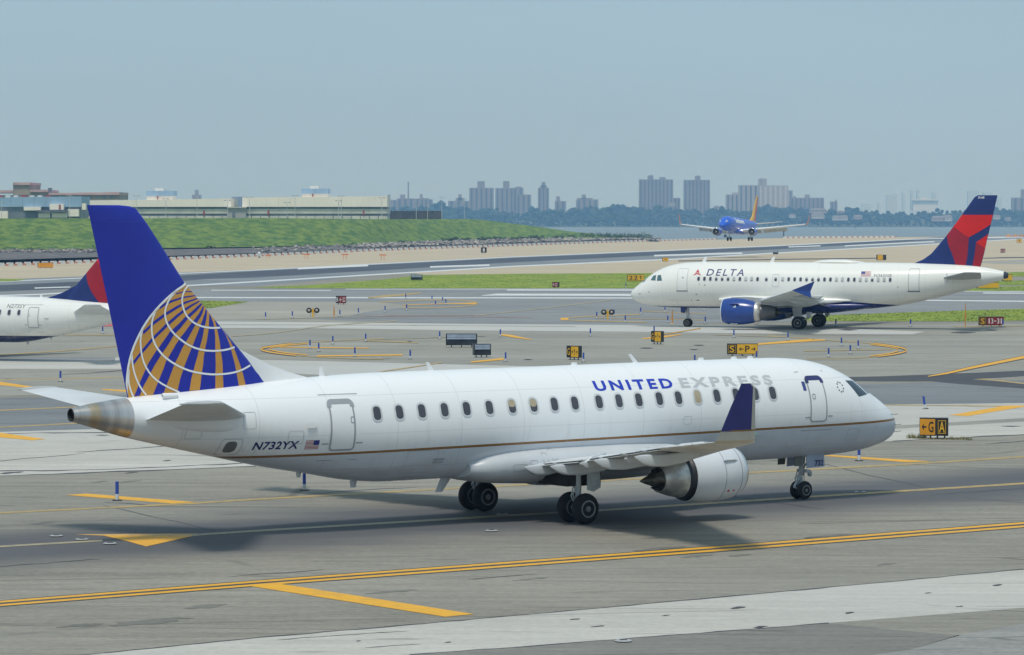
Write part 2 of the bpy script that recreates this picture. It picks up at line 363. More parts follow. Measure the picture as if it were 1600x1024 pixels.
ppoly([(103, 774), (136, 771.8), (307, 785.2), (268, 787.4)])
ppoly([(160, 837), (200, 846.5), (228, 854.5), (262, 847), (300, 838.5)]); ppoly([(116, 835.4), (230, 834.5), (345, 834), (300, 838.5), (228, 843), (160, 837.4)], paint('scuffed yellow paint', (.74, .43, .10), .45), 5)
ppoly([(382, 915.2), (440, 913.2), (741, 960.3), (696, 964.6)], P_YEL, 8)
ppoly([(1285, 712.6), (1300, 711.5), (1456, 721.5), (1415, 722.8)])
ppoly([(1483, 649.2), (1512, 650.6), (1600, 636), (1604, 634), (1572, 634.2)])
ppoly([(-30, 675.5), (0, 676.6), (72, 686.5), (50, 688.4), (0, 684), (-30, 681.5)]); ppoly([(-30, 592), (0, 596.8), (54, 605), (44, 606.6), (0, 602)])
strip([(160, 609), (200, 611.5)], [1.5, 3.2], 7, P_YEL); strip([(-20, 594), (190, 590)], 1.3, 6, P_OLD)
strip([(-20, 642.5), (113, 636.6), (300, 628)], 1.7, 6, P_OLD); strip([(-20, 669), (116, 662), (300, 654)], 1.7, 6, P_OLD)
strip([(96, 523.6), (180, 524.4)], 1.3, 6, P_OLD); strip([(-20, 556.5), (90, 549.5), (190, 541)], 1.5, 6, P_OLD)
strip([(1375, 632.9), (1560, 635), (1640, 636.5)], 1.4, 6, P_OLD)
edged([(1450, 589), (1480, 584), (1510, 577), (1600, 558.8), (1640, 550)], [1.2, 2.6, 3.4, 4.2, 4.4]); strip([(1300, 593), (1456, 589.2), (1600, 584.3), (1660, 582)], 1.3, 7, P_OLD); strip([(1478, 588.4), (1540, 593), (1600, 599.6), (1660, 606)], 1.8, 7, P_OLD)
loop(cut([(600, 529.4), (540, 532), (482, 535.7), (450, 538.3), (425, 541.4), (402, 546.2), (425, 551.8), (460, 556), (501, 559.2), (545, 560.8), (600, 562)], 3), bulge(88, 1.0, 2.6))
strip(cut([(480, 537.8), (450, 540.4), (432, 542.6), (417, 546), (432, 550), (455, 553), (480, 555.4)], 3), 1.3, 9, P_YEL)
strip([(438, 543), (576, 544.9)], 1.4, 7, P_YEL); strip([(495, 557), (629, 555.4)], 1.9, 7, P_YEL); strip([(571, 533), (653, 536.2)], 1.5, 7, P_OLD); strip([(570, 531.6), (760, 525.5)], .8, 7, P_PALE)
loop(cut([(1200, 525), (1289, 532), (1360, 536.7), (1395, 541), (1424, 548), (1395, 555), (1360, 559), (1327, 560.8), (1261, 561)], 3), bulge(72, 1.0, 2.6))
strip(cut([(1360, 538.8), (1390, 542.6), (1409, 547.6), (1390, 553.3), (1360, 557)], 3), 1.3, 9, P_YEL)
strip([(1256, 549), (1395, 546.8)], 1.2, 7, P_OLD); strip([(1200, 537.2), (1289, 531.6)], [3, 2], 7, P_YEL); strip([(1117, 523.5), (1240, 528)], 1.2, 7, P_PALE)
strip(cut([(1000, 492), (940, 494), (900, 496), (870, 499.2), (900, 501.6), (960, 503), (1010, 504.2)], 3), 1.5, 7, P_OLD); strip([(876, 499.2), (888, 499)], 3.5, 8, P_YEL); strip([(930, 497.5), (1030, 499), (1100, 501)], 1, 7, P_OLD); strip([(1005, 487), (1104, 490.8)], 1.1, 7, P_OLD)
strip(cut([(593, 473), (667, 468.8), (725, 469.2), (755, 474.6), (720, 480.5), (629, 481.6)], 3), 1.5, 7, P_OLD); strip([(629, 477.2), (700, 475), (744, 474.6)], [.8, 1, 2.4], 7, P_YEL)
strip([(575, 466), (600, 463.5), (630, 461), (659, 458)], [2, 3.6, 3, 1.2], 7, P_OLD)
strip(cut([(361, 526), (430, 521), (480, 513), (530, 507.5), (620, 502)], 2), 1.6, 7, P_PALE); strip(cut([(742, 493.4), (836, 484), (956, 469)], 2), 1.2, 7, P_PALE)
strip([(781, 523.2), (800, 526), (831, 531.6)], [2, 3.6, 1], 7, P_YEL); strip([(736, 566.6), (787, 561.6)], [2, 3], 7, P_YEL); strip([(540, 597), (570, 588), (600, 581), (690, 567.5)], 1.5, 7, P_OLD)
strip([(1003, 529.8), (1030, 527.8), (1064, 523.4)], [1.2, 3, 1], 7, P_YEL); edged(cut([(1036, 523.2), (1070, 518), (1095, 513.6)], 2), .9, .8); strip([(1184, 538.6), (1240, 534), (1268, 531.5)], [2.6, 3, 2], 7, P_YEL)
strip([(400, 499.5), (530, 496.2), (640, 492.5), (760, 493)], .7, 7, P_PALE); strip([(560, 494.5), (700, 495.2), (830, 497.2)], .6, 7, paint('faded red paint', (.42, .22, .19), .5)); strip([(1490, 511.3), (1600, 509.8)], 1, 7, P_OLD)
ppoly([(142, 510.8), (160, 507.4), (176, 507), (176, 510.4)], P_RED, 7)
for (x, y, wd, hh) in ((1010, 544.5, 24, 1.4), (1084, 547, 16, 1.2), (1092, 540, 20, 1.2), (825, 562.5, 16, 1.2), (1325, 516, 34, 2.4), (1505, 520, 42, 2.6), (1548, 516.5, 24, 1.6), (1580, 666.5, 34, 1.6), (160, 680.5, 24, 1.4), (640, 534, 8, 1)):
    sheet('dark_patch', [(x - wd / 2, y + hh * .1), (x - wd * .1, y - hh / 2), (x + wd / 2, y - hh * .1), (x + wd * .1, y + hh / 2)], 8, M_TAR, False)
# --- darker asphalt below the concrete, edge joints, blotches
sheet('asphalt_strip', [(600, 1026), (800, 1011.7), (1200, 981.6), (1295, 973.7), (1400, 985), (1500, 993), (1420, 1016), (1240, 1040), (560, 1045)], 2, asphalt('dark asphalt', (.205, .195, .168)))
for pts in ([(120, 1025), (400, 997.3), (800, 962.8), (1200, 926.8), (1600, 889.8)], [(640, 1023.2), (800, 1011.9), (1200, 981.8), (1295, 973.9)], [(-40, 746.2), (0, 744.2), (400, 728.7)], [(1395, 689.2), (1509, 683.7), (1640, 677)], [(-40, 737), (120, 735), (260, 730), (380, 724)], [(-40, 679), (60, 676.5), (190, 676)]):
    q = []
    for a, c_ in zip(pts, pts[1:]):
        m_ = max(2, int((c_[0] - a[0]) / 26)); q += [(a[0] + (c_[0] - a[0]) * i / m_, a[1] + (c_[1] - a[1]) * i / m_ + random.uniform(-.5, .5)) for i in range(m_)]
    q.append(pts[-1]); strip(q, [random.uniform(.4, 1.6) for _ in q], 4, M_TAR, 'joint_sealant')
M_BLOTCH = asphalt('blotched asphalt', (.19, .18, .152), seam=False)
def blob(x, y, wd, hh, m, layer=5):
    n = 14; sheet('dark_patch', [(x + wd / 2 * math.cos(6.283 * i / n) * random.uniform(.65, 1.1), y + hh / 2 * math.sin(6.283 * i / n) * random.uniform(.5, 1.15) - .077 * wd / 2 * math.cos(6.283 * i / n)) for i in range(n)], layer, m, False)
for q in ((1154, 950, 26, 3.4), (1189, 980, 24, 3.2), (1327, 958, 18, 2.6), (1558, 914.5, 18, 3), (899, 968, 20, 2), (935, 979, 26, 2), (262, 720, 16, 1.6), (18, 739, 40, 3), (1040, 962, 14, 1.6), (1450, 927, 12, 1.4), (1500, 948, 14, 1.6), (700, 1004, 12, 1.6), (560, 1002, 10, 1.4), (205, 739, 22, 1.8)): blob(*q, M_TAR)
for q in ((1155, 868, 40, 3.4), (1086, 869.5, 52, 4), (1383, 882, 34, 3), (1030, 858, 90, 5), (230, 972, 150, 9), (120, 978, 90, 4), (320, 948, 70, 7), (610, 925, 80, 4), (200, 753, 44, 2.6), (155, 753, 30, 2), (1480, 834, 110, 3), (1290, 838, 90, 2.4), (830, 905, 60, 3)): blob(*q, M_BLOTCH)  # irregular blotches darker than the surrounding asphalt
# --- sealed cracks and joints in the near pavement
rg = random.Random(31)
for k in range(20):
    x, y = rg.uniform(-40, 1600), rg.choice((rg.uniform(870, 1020), rg.uniform(742, 800), rg.uniform(690, 735), rg.uniform(540, 600)))
    n = rg.randint(5, 11); pts = []; sl = -.077 + rg.uniform(-.012, .012) if rg.random() < .7 else rg.uniform(.05, .25)
    for i in range(n):
        pts.append((x, y)); st_ = rg.uniform(14, 34); x += st_; y += st_ * sl + rg.uniform(-1.0, 1.0)
    strip(pts, [rg.uniform(.45, 1.1) * (1 if 0 < i < n - 1 else .2) for i in range(n)], 3 if y > 640 else 2, M_TAR, 'sealed_crack')
# --- water, island, far shore
b = NB('bay water'); p = b.pos()
h1 = b.noise(b.mapv(p, .3, (.05, .22, 1)), 1.0, 5, .6)
b.bump(h1, .5, .6); M_WATER = b.fin(b.mix(h1, (.11, .14, .155), (.16, .19, .20)), .32, 0, .5)
me = bpy.data.meshes.new('water'); me.from_pydata([(-2600, 560, -1.1), (3200, 560, -1.1), (3200, 10400, -1.1), (-2600, 10400, -1.1)], [], [(0, 1, 2, 3)]); me.materials.append(M_WATER)
tag(link('water', me), kind='structure')
mb = MB(); bank = [Vector((x, y, 0)) for x, y in land[1:-1]]
mb.loft([[v + Vector((0, -.05, -.01)) for v in bank], [v + Vector((0, 3.0, -1.5)) for v in bank]], caps=(False, False), closed=False)
tag(mb.obj('shore_bank', mat('shore stones', (.22, .20, .17), .9, var=.3, scale=.8)), kind='structure')
CREST = [(-300, 341), (0, 341.5), (400, 341), (600, 342.6), (730, 342.6), (800, 349.5), (851, 356), (907, 364.5), (960, 369), (1020, 374)]
BASE = [(-300, 396), (0, 393), (400, 388), (552, 384.3), (654, 378.5), (800, 374.6), (900, 374.8), (1020, 376)]
mb = MB(); rows = []; rg = random.Random(5)
for k in range(0, 133):
    x = -300 + k * 10; yb = interp(BASE, x)[0]; yc = interp(CREST, x)[0]
    g0 = G(x, yb); g1 = D(x, yc, g0.y + 150); col = []
    for i in range(15):
        t = i / 14.0; e = t * t * (3 - 2 * t) * .45 + t * .55
        q = g0.lerp(g1, t); q.z = .5 + (g1.z - .5) * e + (rg.uniform(-.22, .22) if 0 < i < 14 else 0); col.append(q)
    far = D(x, yc, 2150 + 0 * x); far.z = min(col[-1].z - .6, 7.5) if col[-1].z > 2 else -1.4; col.append(far)
    rows.append(col)
mb.loft(rows, caps=(False, False), closed=False)
tag(mb.obj('grass_hill', M_HILL, None, 80), 'green grassy embankment along the far shore of the channel', None, None, 'structure')
fr = [(-320, 413.5), (0, 407.5), (150, 403.3), (280, 401), (400, 397), (600, 389.3), (800, 382.6), (1000, 376.4), (1030, 376.2)]
bk = [(-320, 395), (0, 392.4), (150, 391), (280, 389.6), (400, 387.4), (600, 381.5), (800, 374.2), (1000, 375), (1030, 375.8)]
mb = MB(); mb.loft([[G(*q, z=-1.3) for q in fr], [G(*q, z=.25) for q in [(x, y - (1.2 if x < 900 else .2)) for x, y in fr]], [G(*q, z=.7) for q in bk]], caps=(False, False), closed=False)
tag(mb.obj('gravel_bank', mat('dark gravel', (.155, .14, .135), .95, var=.35, scale=.25)), kind='structure')
def rock(mb, c, s, rg, mi=0):
    vs = []
    for (x, y, z) in ((1, 0, 0), (-1, 0, 0), (0, 1, 0), (0, -1, 0), (0, 0, 1), (0, 0, -.6), (.7, .7, .5), (-.7, .6, .6), (.6, -.7, .55), (-.65, -.7, .5)):
        k = s * rg.uniform(.7, 1.25); vs.append((c[0] + x * k * rg.uniform(.8, 1.5), c[1] + y * k, c[2] + z * k * .8))
    mb.add(vs, [(4, 6, 7), (4, 7, 9), (4, 9, 8), (4, 8, 6), (6, 0, 2), (6, 2, 7), (7, 2, 1), (7, 1, 9), (9, 1, 3), (9, 3, 8), (8, 3, 0), (8, 0, 6), (0, 5, 2), (2, 5, 1), (1, 5, 3), (3, 5, 0)], mi)
mb = MB(); rg = random.Random(11)
for k in range(2600):
    x = rg.choice((rg.uniform(-60, 190), rg.uniform(380, 1030), rg.uniform(560, 1030), rg.uniform(560, 1030)))
    yf = interp(fr, x)[0]; yk = interp(bk, x)[0] + 1.0
    y = yk + (yf - yk) * rg.uniform(0, .9) if x > 200 else rg.uniform(393.5, 398)
    if 380 < x < 560 and rg.random() < .6: continue
    g = G(x, y); rock(mb, (g.x, g.y, .3 + .4 * rg.random()), rg.uniform(.35, 1.0) * g.y / 1300, rg, 0 if rg.random() < .75 else 1)
tag(mb.obj('riprap', [mat('pale riprap', (.31, .285, .25), .9, var=.35, scale=.05), mat('dark riprap', (.10, .095, .095), .9, var=.3, scale=.05)], None, None, False), 'pale riprap boulders lining the channel shore', 'rocks', None, 'stuff')
mb = MB(); rg = random.Random(12)
def leaves(mb, c, rx, rz, n, s, rg, mi=0):
    for _ in range(n):
        u = rg.uniform(-1, 1); a = rg.uniform(0, 6.283); r = rg.random() ** .4; q = math.sqrt(1 - u * u) * r
        o = Vector((c[0] + math.cos(a) * q * rx, c[1] + math.sin(a) * q * rx, c[2] + u * r * rz))
        d = Vector((rg.gauss(0, 1), rg.gauss(0, 1), rg.gauss(0, 1))).normalized(); e = d.orthogonal().normalized() * s * rg.uniform(.6, 1.3); h = d.cross(e)
        mb.add([o - e, o + h * .8, o + e, o - h * .8], [(0, 1, 2, 3)], mi)
for k in range(130):
    x = rg.uniform(690, 1018); y = interp([(690, 379.5), (800, 376.5), (900, 374.6), (960, 374.2), (1018, 376)], x)[0] + rg.uniform(-1.2, .6)
    g = G(x, y); hh = rg.uniform(.6, 1.3) * (1.0 if x < 880 else 1.7); leaves(mb, (g.x, g.y, hh * .7 + .4), hh * 1.5, hh, 70, .28, rg)
for k in range(40):
    x = rg.uniform(-40, 640); y = interp(bk, x)[0] + rg.uniform(-.5, 1); g = G(x, y); leaves(mb, (g.x, g.y, .8), 1.2, .6, 30, .25, rg)
tag(mb.obj('shrubbery', mat('shrub leaves', (.055, .095, .030), .8, var=.4, scale=.15), None, None, False), 'low green shrubs growing along the rocky shore', 'shrubs', None, 'stuff')
# ================================================================== AIRCRAFT
M_WHITE = mat('white aircraft paint', (.84, .85, .845), .28, var=.015, scale=.6)
M_CREAM = mat('cream white aircraft paint', (.82, .82, .775), .28, var=.02, scale=.6)
M_LGREY = mat('light grey aircraft paint', (.56, .585, .60), .32, var=.03, scale=.7)
M_WGREY = mat('wing grey paint', (.50, .53, .54), .4, var=.05, scale=.8)
M_WTOP = mat('pale wing paint', (.66, .68, .68), .4, var=.05, scale=.8)
M_UBLUE = mat('deep blue tail paint', (.014, .026, .36), .22, var=.05, scale=.5)
M_UGOLD = mat('gold tail paint', (.60, .30, .055), .3, var=.05, scale=.6)
M_TITLE = mat('blue title paint', (.02, .05, .48), .35, var=.02)
M_TGREY = mat('grey title paint', (.53, .55, .56), .35, var=.02)
M_NAVY = mat('navy lettering paint', (.012, .014, .13), .4, var=.02)
M_DNAVY = mat('dark blue aircraft paint', (.014, .03, .16), .24, var=.05)
M_DBLUE = mat('royal blue engine paint', (.022, .065, .29), .22, var=.05)
M_DRED = mat('bright red tail paint', (.70, .012, .010), .25, var=.03)
M_DRED2 = mat('dark red tail paint', (.36, .010, .028), .25, var=.04)
M_GLASS = mat('dark cabin glass', (.075, .075, .09), .18, spec=.6, var=.1)
M_RIM = mat('window rim', (.64, .66, .67), .4)
M_SEAL = mat('grey door seal', (.34, .36, .38), .5)
M_LINE = mat('panel line', (.36, .38, .40), .5)
M_SHADE = mat('beige window shade', (.45, .38, .26), .6)
M_TYRE = mat('tyre rubber', (.022, .022, .024), .75, spec=.3, var=.15, scale=4)
M_HUB = mat('wheel hub metal', (.28, .28, .27), .45, metal=.6, var=.15, scale=6)
M_STRUT = mat('landing gear paint', (.52, .56, .57), .4, var=.08, scale=4)
M_DARK = mat('dark recess', (.03, .028, .026), .8, var=.2)
M_METAL = mat('bare nozzle metal', (.62, .60, .56), .42, metal=.6, var=.2, scale=2.0)
M_PLUG = mat('burnt exhaust metal', (.16, .145, .12), .42, metal=.7, var=.3, scale=3)
M_LIP = mat('polished inlet lip', (.72, .73, .74), .22, metal=.8, var=.05)
b = NB('tail cone metal'); v = b.obj(); x = b.sep(v)[0]
band = b.noise(b.mapv(v, 0, (2.6, .15, .15)), 1.0, 4, .6); heat = b.ramp(b.noise(b.mapv(v, 0, (1.7, .3, .3)), 1.0, 3), .5, .64)
c = b.mix(b.ramp(band, .35, .65), (.42, .405, .385), (.66, .635, .60)); c = b.mix(b.math('MULTIPLY', heat, .7), c, (.46, .33, .15))
low = b.ramp(b.sep(v)[2], 3.35, 3.0); c = b.mix(b.math('MULTIPLY', low, .8), c, (.26, .15, .045))
M_CONE = b.fin(c, .34, .75)
def livery(name, top, low, a, slope, stripe=None, half=.035, xmax=None, front=None, rough=.27):
    """paint that changes colour along a line z = a + slope * x on the fuselage"""
    b = NB(name); v = b.obj(); s = b.sep(v)
    line = b.math('ADD', b.math('MULTIPLY', s[0], slope), a)
    if front is not None:
        k = b.math('GREATER_THAN', s[0], xmax); line = b.math('ADD', b.math('MULTIPLY', line, b.math('SUBTRACT', 1.0, k)), b.math('MULTIPLY', k, front))
    t = b.math('SUBTRACT', s[2], line); n = b.noise(b.mapv(v, 0, (.25, 1, 1.2)), 1.2, 5)
    c = b.mix(b.math('LESS_THAN', t, 0.0), top, low)
    if stripe: c = b.mix(b.math('LESS_THAN', b.math('ABSOLUTE', t), half), c, stripe)
    grime = b.math('MULTIPLY', b.ramp(n, .45, .75), b.ramp(s[2], 3.2, 1.4, 0, .42))      # dirt streaks of the belly
    c = b.mix(grime, c, (.24, .22, .20))
    fr = b.math('ABSOLUTE', b.math('SUBTRACT', b.math('FRACT', b.math('DIVIDE', s[0], 2.35)), .5))          # skin joints
    seam = b.math('LESS_THAN', fr, .0042)
    for zz in (2.98, 4.12, 1.9): seam = b.math('MAXIMUM', seam, b.math('LESS_THAN', b.math('ABSOLUTE', b.math('SUBTRACT', s[2], zz)), .007))
    c = b.mix(b.math('MULTIPLY', seam, .26), c, (.2, .2, .21))
    run = b.noise(b.mapv(v, 0, (3.5, 3.5, .25)), 1.0, 4, .6); c = b.mix(b.math('MULTIPLY', b.ramp(run, .52, .75), b.ramp(s[2], 4.0, 2.4, 0, .20)), c, (.42, .41, .39))
    return b.fin(c, rough, 0, .5)
# ---- airfoil surface -----------------------------------------------------------------
_T = [0, .006, .025, .07, .14, .25, .4, .55, .7, .84, .94, 1.0]
def yth(t, th): return 5 * th * (.2969 * math.sqrt(t) - .126 * t - .3516 * t * t + .2843 * t ** 3 - .1036 * t ** 4)
class Jet:
    def __init__(s, name, label, X0, pose, tab, group=None, pitch=0.0):
        s.X0 = X0; s.tab = tab; x, y, z, a = pose
        s.root = empty(name, (x, y, z), a, label, 'airplane', group)
        s.root.rotation_euler = (0, -pitch, a)
        s.F = Vector((math.cos(a), math.sin(a), 0)); s.P = Vector((-math.sin(a), math.cos(a), 0)); s.o = Vector((x, y, z))
    def L(s, st, y, z): return Vector((s.X0 - st, y, z))
    def U(s, px, py, y):                                  # line of sight -> (station, z) on the plane y = const of this airplane
        d = ray(px, py); o = Vector((0, 0, CAM_H)) - s.o
        t = (y - o.dot(s.P)) / d.dot(s.P); p = o + d * t
        return s.X0 - p.dot(s.F), p.z
    def prof(s, st): return interp(s.tab, st)
    def sy(s, st, z):                                     # half width of the fuselage skin
        t, bt, hw = s.prof(st); zc, h = (t + bt) / 2, (t - bt) / 2
        u = max(-.9995, min(.9995, (z - zc) / max(h, .01))); return hw * math.sqrt(1 - u * u)
    def at(s, px, py, side):                              # line of sight -> (station, z) on the fuselage skin
        y = 1.4 * side
        for _ in range(12):
            st, z = s.U(px, py, y); y = .5 * y + .5 * s.sy(st, z) * side
        return st, z
    def fuselage(s, m, st0, st1, n=84, ring=56, name='fuselage', parent=None, caps=(True, True)):
        mb = MB(); rings = []
        for i in range(n + 1):
            t = i / n; st = st0 + (st1 - st0) * (t * t * (1.9 - .9 * t) if st0 < .2 else t)
            a, bt, hw = s.prof(st); zc, h = (a + bt) / 2, (a - bt) / 2
            rings.append([s.L(st, math.sin(2 * math.pi * j / ring) * max(hw, .004), zc + math.cos(2 * math.pi * j / ring) * max(h, .004)) for j in range(ring)])
        mb.loft(rings, 0, caps); o = mb.obj(name, m, parent or s.root, 50); return o
    def decal(s, name, vs, fs, side, m, parent, off=.006, step=.07, tstep=None):
        """flat outline in (station, z) wrapped onto the fuselage skin"""
        bm = bmesh.new(); bv = [bm.verts.new((x, 0, z)) for x, z in vs]
        for f in fs:
            try: bm.faces.new([bv[i] for i in f])
            except ValueError: pass
        z0 = min(v[1] for v in vs); z1 = max(v[1] for v in vs); x0 = min(v[0] for v in vs); x1 = max(v[0] for v in vs)
        k = math.ceil(z0 / step) * step
        while k < z1:
            bmesh.ops.bisect_plane(bm, geom=bm.verts[:] + bm.edges[:] + bm.faces[:], plane_co=(0, 0, k), plane_no=(0, 0, 1)); k += step
        if tstep:
            k = math.ceil(x0 / tstep) * tstep
            while k < x1:
                bmesh.ops.bisect_plane(bm, geom=bm.verts[:] + bm.edges[:] + bm.faces[:], plane_co=(k, 0, 0), plane_no=(1, 0, 0)); k += tstep
        for v in bm.verts:
            st, z = v.co.x, v.co.z; v.co = s.L(st, side * (s.sy(st, z) + off), z)
        bmesh.ops.recalc_face_normals(bm, faces=bm.faces)
        me = bpy.data.meshes.new(name); bm.to_mesh(me); bm.free(); me.materials.append(m)
        return link(name, me, parent)
    def text(s, body, side, st0, st1, z0, z1, m, parent, bold=.0, space=1.0, shear=0.0, name='lettering', slope=0.0):
        vs, fs, _ = text2d(body, bold, space)
        pts = [(st0 + (st1 - st0) * u + (shear * v * (z1 - z0) * (1 if st1 > st0 else -1)), z0 + (z1 - z0) * v + slope * u) for u, v in vs]
        return s.decal(name, pts, fs, side, m, parent)
    def rrect(s, st, z, w_, h_, r, n=4, lean=0.0):
        pts = []
        for cx, cz, a0 in ((1, 1, 0), (-1, 1, 90), (-1, -1, 180), (1, -1, 270)):
            for i in range(n + 1):
                a = R(a0 + 90 * i / n); pts.append((st + cx * (w_ / 2 - r) + r * math.cos(a), z + cz * (h_ / 2 - r) + r * math.sin(a)))
        return pts
    def ring(s, st, z, w_, h_, r, th):
        o = s.rrect(st, z, w_, h_, r); i = s.rrect(st, z, w_ - 2 * th, h_ - 2 * th, max(r - th, .01)); n = len(o)
        return o + i, [(k, (k + 1) % n, n + (k + 1) % n, n + k) for k in range(n)]
    def window(s, st, z, side, w_=.27, h_=.42, shade=0.0, parent=None, frame=True, rim=.05):
        p = s.rrect(st, z, w_, h_, w_ * .42)
        o = s.decal('cabin_window', p, [tuple(range(len(p)))], side, M_GLASS, parent or s.root, .004, .1)
        if frame:
            vs, fs = s.ring(st, z, w_ + 2 * rim, h_ + 2 * rim, w_ * .42 + rim, rim * 1.15); s.decal('window_frame', vs, fs, side, M_RIM, o, .012, .1)
        if shade > 0:
            hh = h_ * shade; p = s.rrect(st, z + h_ / 2 - hh / 2, w_ * .96, hh, min(w_ * .38, hh * .45)); s.decal('window_shade', p, [tuple(range(len(p)))], side, M_SHADE, o, .007, .1)
        return o
    def door(s, st, z, w_, h_, side, th=.05, seal=None, panel=None, sill=None, top=None, lean=0.0):
        p = s.rrect(st, z, w_ - th, h_ - th, .10)
        o = s.decal('cabin_door', p, [tuple(range(len(p)))], side, panel or M_WHITE, s.root, .010)
        vs, fs = s.ring(st, z, w_, h_, .14, th); s.decal('door_seal', vs, fs, side, seal or M_SEAL, o, .014)
        if top: 
            vs, fs = s.ring(st, z, w_ + .08, h_ + .08, .18, .15); zt = z + h_ / 2 - .2
            bmv = [(x, max(zz, zt)) for x, zz in vs]; s.decal('door_head', bmv, [f for f in fs if any(vs[i][1] > zt for i in f)], side, top, o, .018)
        if sill:
            vs = [(st - w_ / 2 - .05, z - h_ / 2 - .06), (st + w_ / 2 + .05, z - h_ / 2 - .06), (st + w_ / 2 + .05, z - h_ / 2 + .02), (st - w_ / 2 - .05, z - h_ / 2 + .02)]
            s.decal('door_sill', vs, [(0, 1, 2, 3)], side, sill, o, .03)
        return o
    def handle(s, door, st, z, side, w_=.16, h_=.2):
        vs, fs = s.ring(st, z, w_, h_, .04, .03); return s.decal('door_handle', vs, fs, side, M_SEAL, door, .016)
    def plane_surface(s, secs, name, m, parent=None, mi=0, capm=None):
        """secs: (LE station, y, z, chord, thickness ratio, thickness direction (y, z), rise of the trailing edge)"""
        mb = MB(); rings = []
        for le, y, z, ch, th, (ny, nz), dz in secs:
            up = [(t, yth(t, th) * ch) for t in _T]; lo = [(t, -yth(t, th) * ch) for t in reversed(_T[1:-1])]
            rings.append([s.L(le + t * ch, y + ny * d, z + nz * d + dz * t) for t, d in up + lo])
        mb.loft(rings, mi); return mb.obj(name, m, parent or s.root, 40)
    def nacelle(s, st0, y, z, prof, m, lip, name='engine', tilt=0.0, inner=.82, n=36, blades=0):
        o = s.L(st0, y, z); ax = Vector((-math.cos(tilt), 0, -math.sin(tilt)))
        mb = MB(); mb.lathe(o, ax, prof, n, 0, (False, False)); e = mb.obj(name, m, s.root, 35)
        r0 = prof[0][1]; mb = MB(); mb.lathe(o, ax, [(.16, r0 * 1.012 + .035), (.05, r0 + .05), (-.03, r0 + .012), (-.04, r0 - .05), (.05, r0 - .10), (.5, r0 * inner)], n, 0, (False, False)); mb.obj('inlet_lip', lip, e, 60)
        mb = MB(); mb.lathe(o, ax, [(.45, r0 * inner + .02), (.46, .02)], n, 0, (False, False)); mb.obj('fan_disc', M_DARK, e)
        mb = MB(); mb.lathe(o, ax, [(.1, .01), (.2, .1), (.45, .2)], 16); mb.obj('fan_spinner', M_LGREY, e, 60)
        for k in range(blades):
            a = 2 * math.pi * k / blades; u = Vector((0, math.cos(a), math.sin(a))); tq = Vector((0, -math.sin(a), math.cos(a)))
            mb = MB(); p0 = o + ax * .34 + u * .18; p1 = o + ax * .36 + u * (r0 * inner)
            mb.add([p0 - tq * .02, p0 + tq * .05 + ax * .06, p1 + tq * .10 + ax * .07, p1 - tq * .04], [(0, 1, 2, 3)])
            mb.obj('fan_blade', M_STRUT, e)
        return e, o, ax
    def wheel(s, parent, st, y, z, r, wd, hubm=M_HUB, spokes=0, face=1):
        o = s.L(st, y, z); h = wd / 2; mb = MB()
        mb.lathe(o - Vector((0, h, 0)), (0, 1, 0), [(0, r * .56), (h * .10, r * .70), (h * .22, r * .88), (h * .55, r * .97), (h * .9, r), (h * 1.1, r), (h * 1.45, r * .97), (h * 1.78, r * .88), (h * 1.9, r * .70), (wd, r * .56)], 32, 0)
        mb.obj('tyre', M_TYRE, parent, 40)
        for f in (-1, 1):
            mb = MB(); k = o + Vector((0, f * (h - .01), 0))
            mb.lathe(k, (0, f, 0), [(0, r * .57), (.02, r * .56), (.02, r * .47), (-.03, r * .45), (-.035, r * .24), (.0, r * .22), (.03, r * .16), (.035, .01)], 28, 0, (False, False))
            hub = mb.obj('wheel_hub', hubm, parent, 30)
            if spokes and f == face:
                mb = MB()
                for q in range(spokes):
                    a = 2 * math.pi * q / spokes; u = Vector((math.cos(a), 0, math.sin(a))); tq = Vector((-math.sin(a), 0, math.cos(a)))
                    p = k + Vector((0, f * -.022, 0)); mb.add([p + u * r * .27 - tq * .012, p + u * r * .27 + tq * .012, p + u * r * .44 + tq * .026, p + u * r * .44 - tq * .026], [(0, 1, 2, 3)])
                hh = mb.obj('hub_vent_ring', M_DARK, parent)
    def gear(s, name, st, y, ztop, r, wd, gap, strut_r, spokes=0, face=1, lean=0.0, drop=0.0):
        g = MB(); A = s.L(st, y, ztop); zc = r - drop; B_ = s.L(st + lean, y, zc)
        g.tube(A, A.lerp(B_, .55), strut_r * 1.35, None, 14); g.tube(A.lerp(B_, .5), B_, strut_r, None, 14)
        g.tube(s.L(st + lean, y - gap / 2, zc), s.L(st + lean, y + gap / 2, zc), strut_r * .75, None, 10)
        g.tube(s.L(st - .55, y, ztop - .1), A.lerp(B_, .5), strut_r * .5, None, 8)
        o = g.obj(name, M_STRUT, s.root, 40)
        t = MB(); m1 = A.lerp(B_, .45) + Vector((-strut_r * 1.3, 0, 0)); m2 = A.lerp(B_, .68) + Vector((-.22, 0, 0)); m3 = B_ + Vector((-.06, 0, .06))
        for p, q in ((m1, m2), (m2, m3)):
            for sd in (-.07, .07): t.tube(p + Vector((0, sd, 0)), q + Vector((0, sd * .4, 0)), .022, None, 6)
        t.obj('torque_link', M_STRUT, o)
        t = MB(); t.tube(A + Vector((.10, .06, -.2)), B_ + Vector((.10, .05, .25)), .014, None, 6); t.tube(A + Vector((.06, -.1, -.1)), B_ + Vector((.05, -.09, .2)), .012, None, 6); t.obj('brake_hose', M_DARK, o)
        for sd in (-1, 1): s.wheel(o, st + lean, y + sd * gap / 2, zc, r, wd, M_HUB, spokes, face)
        return o
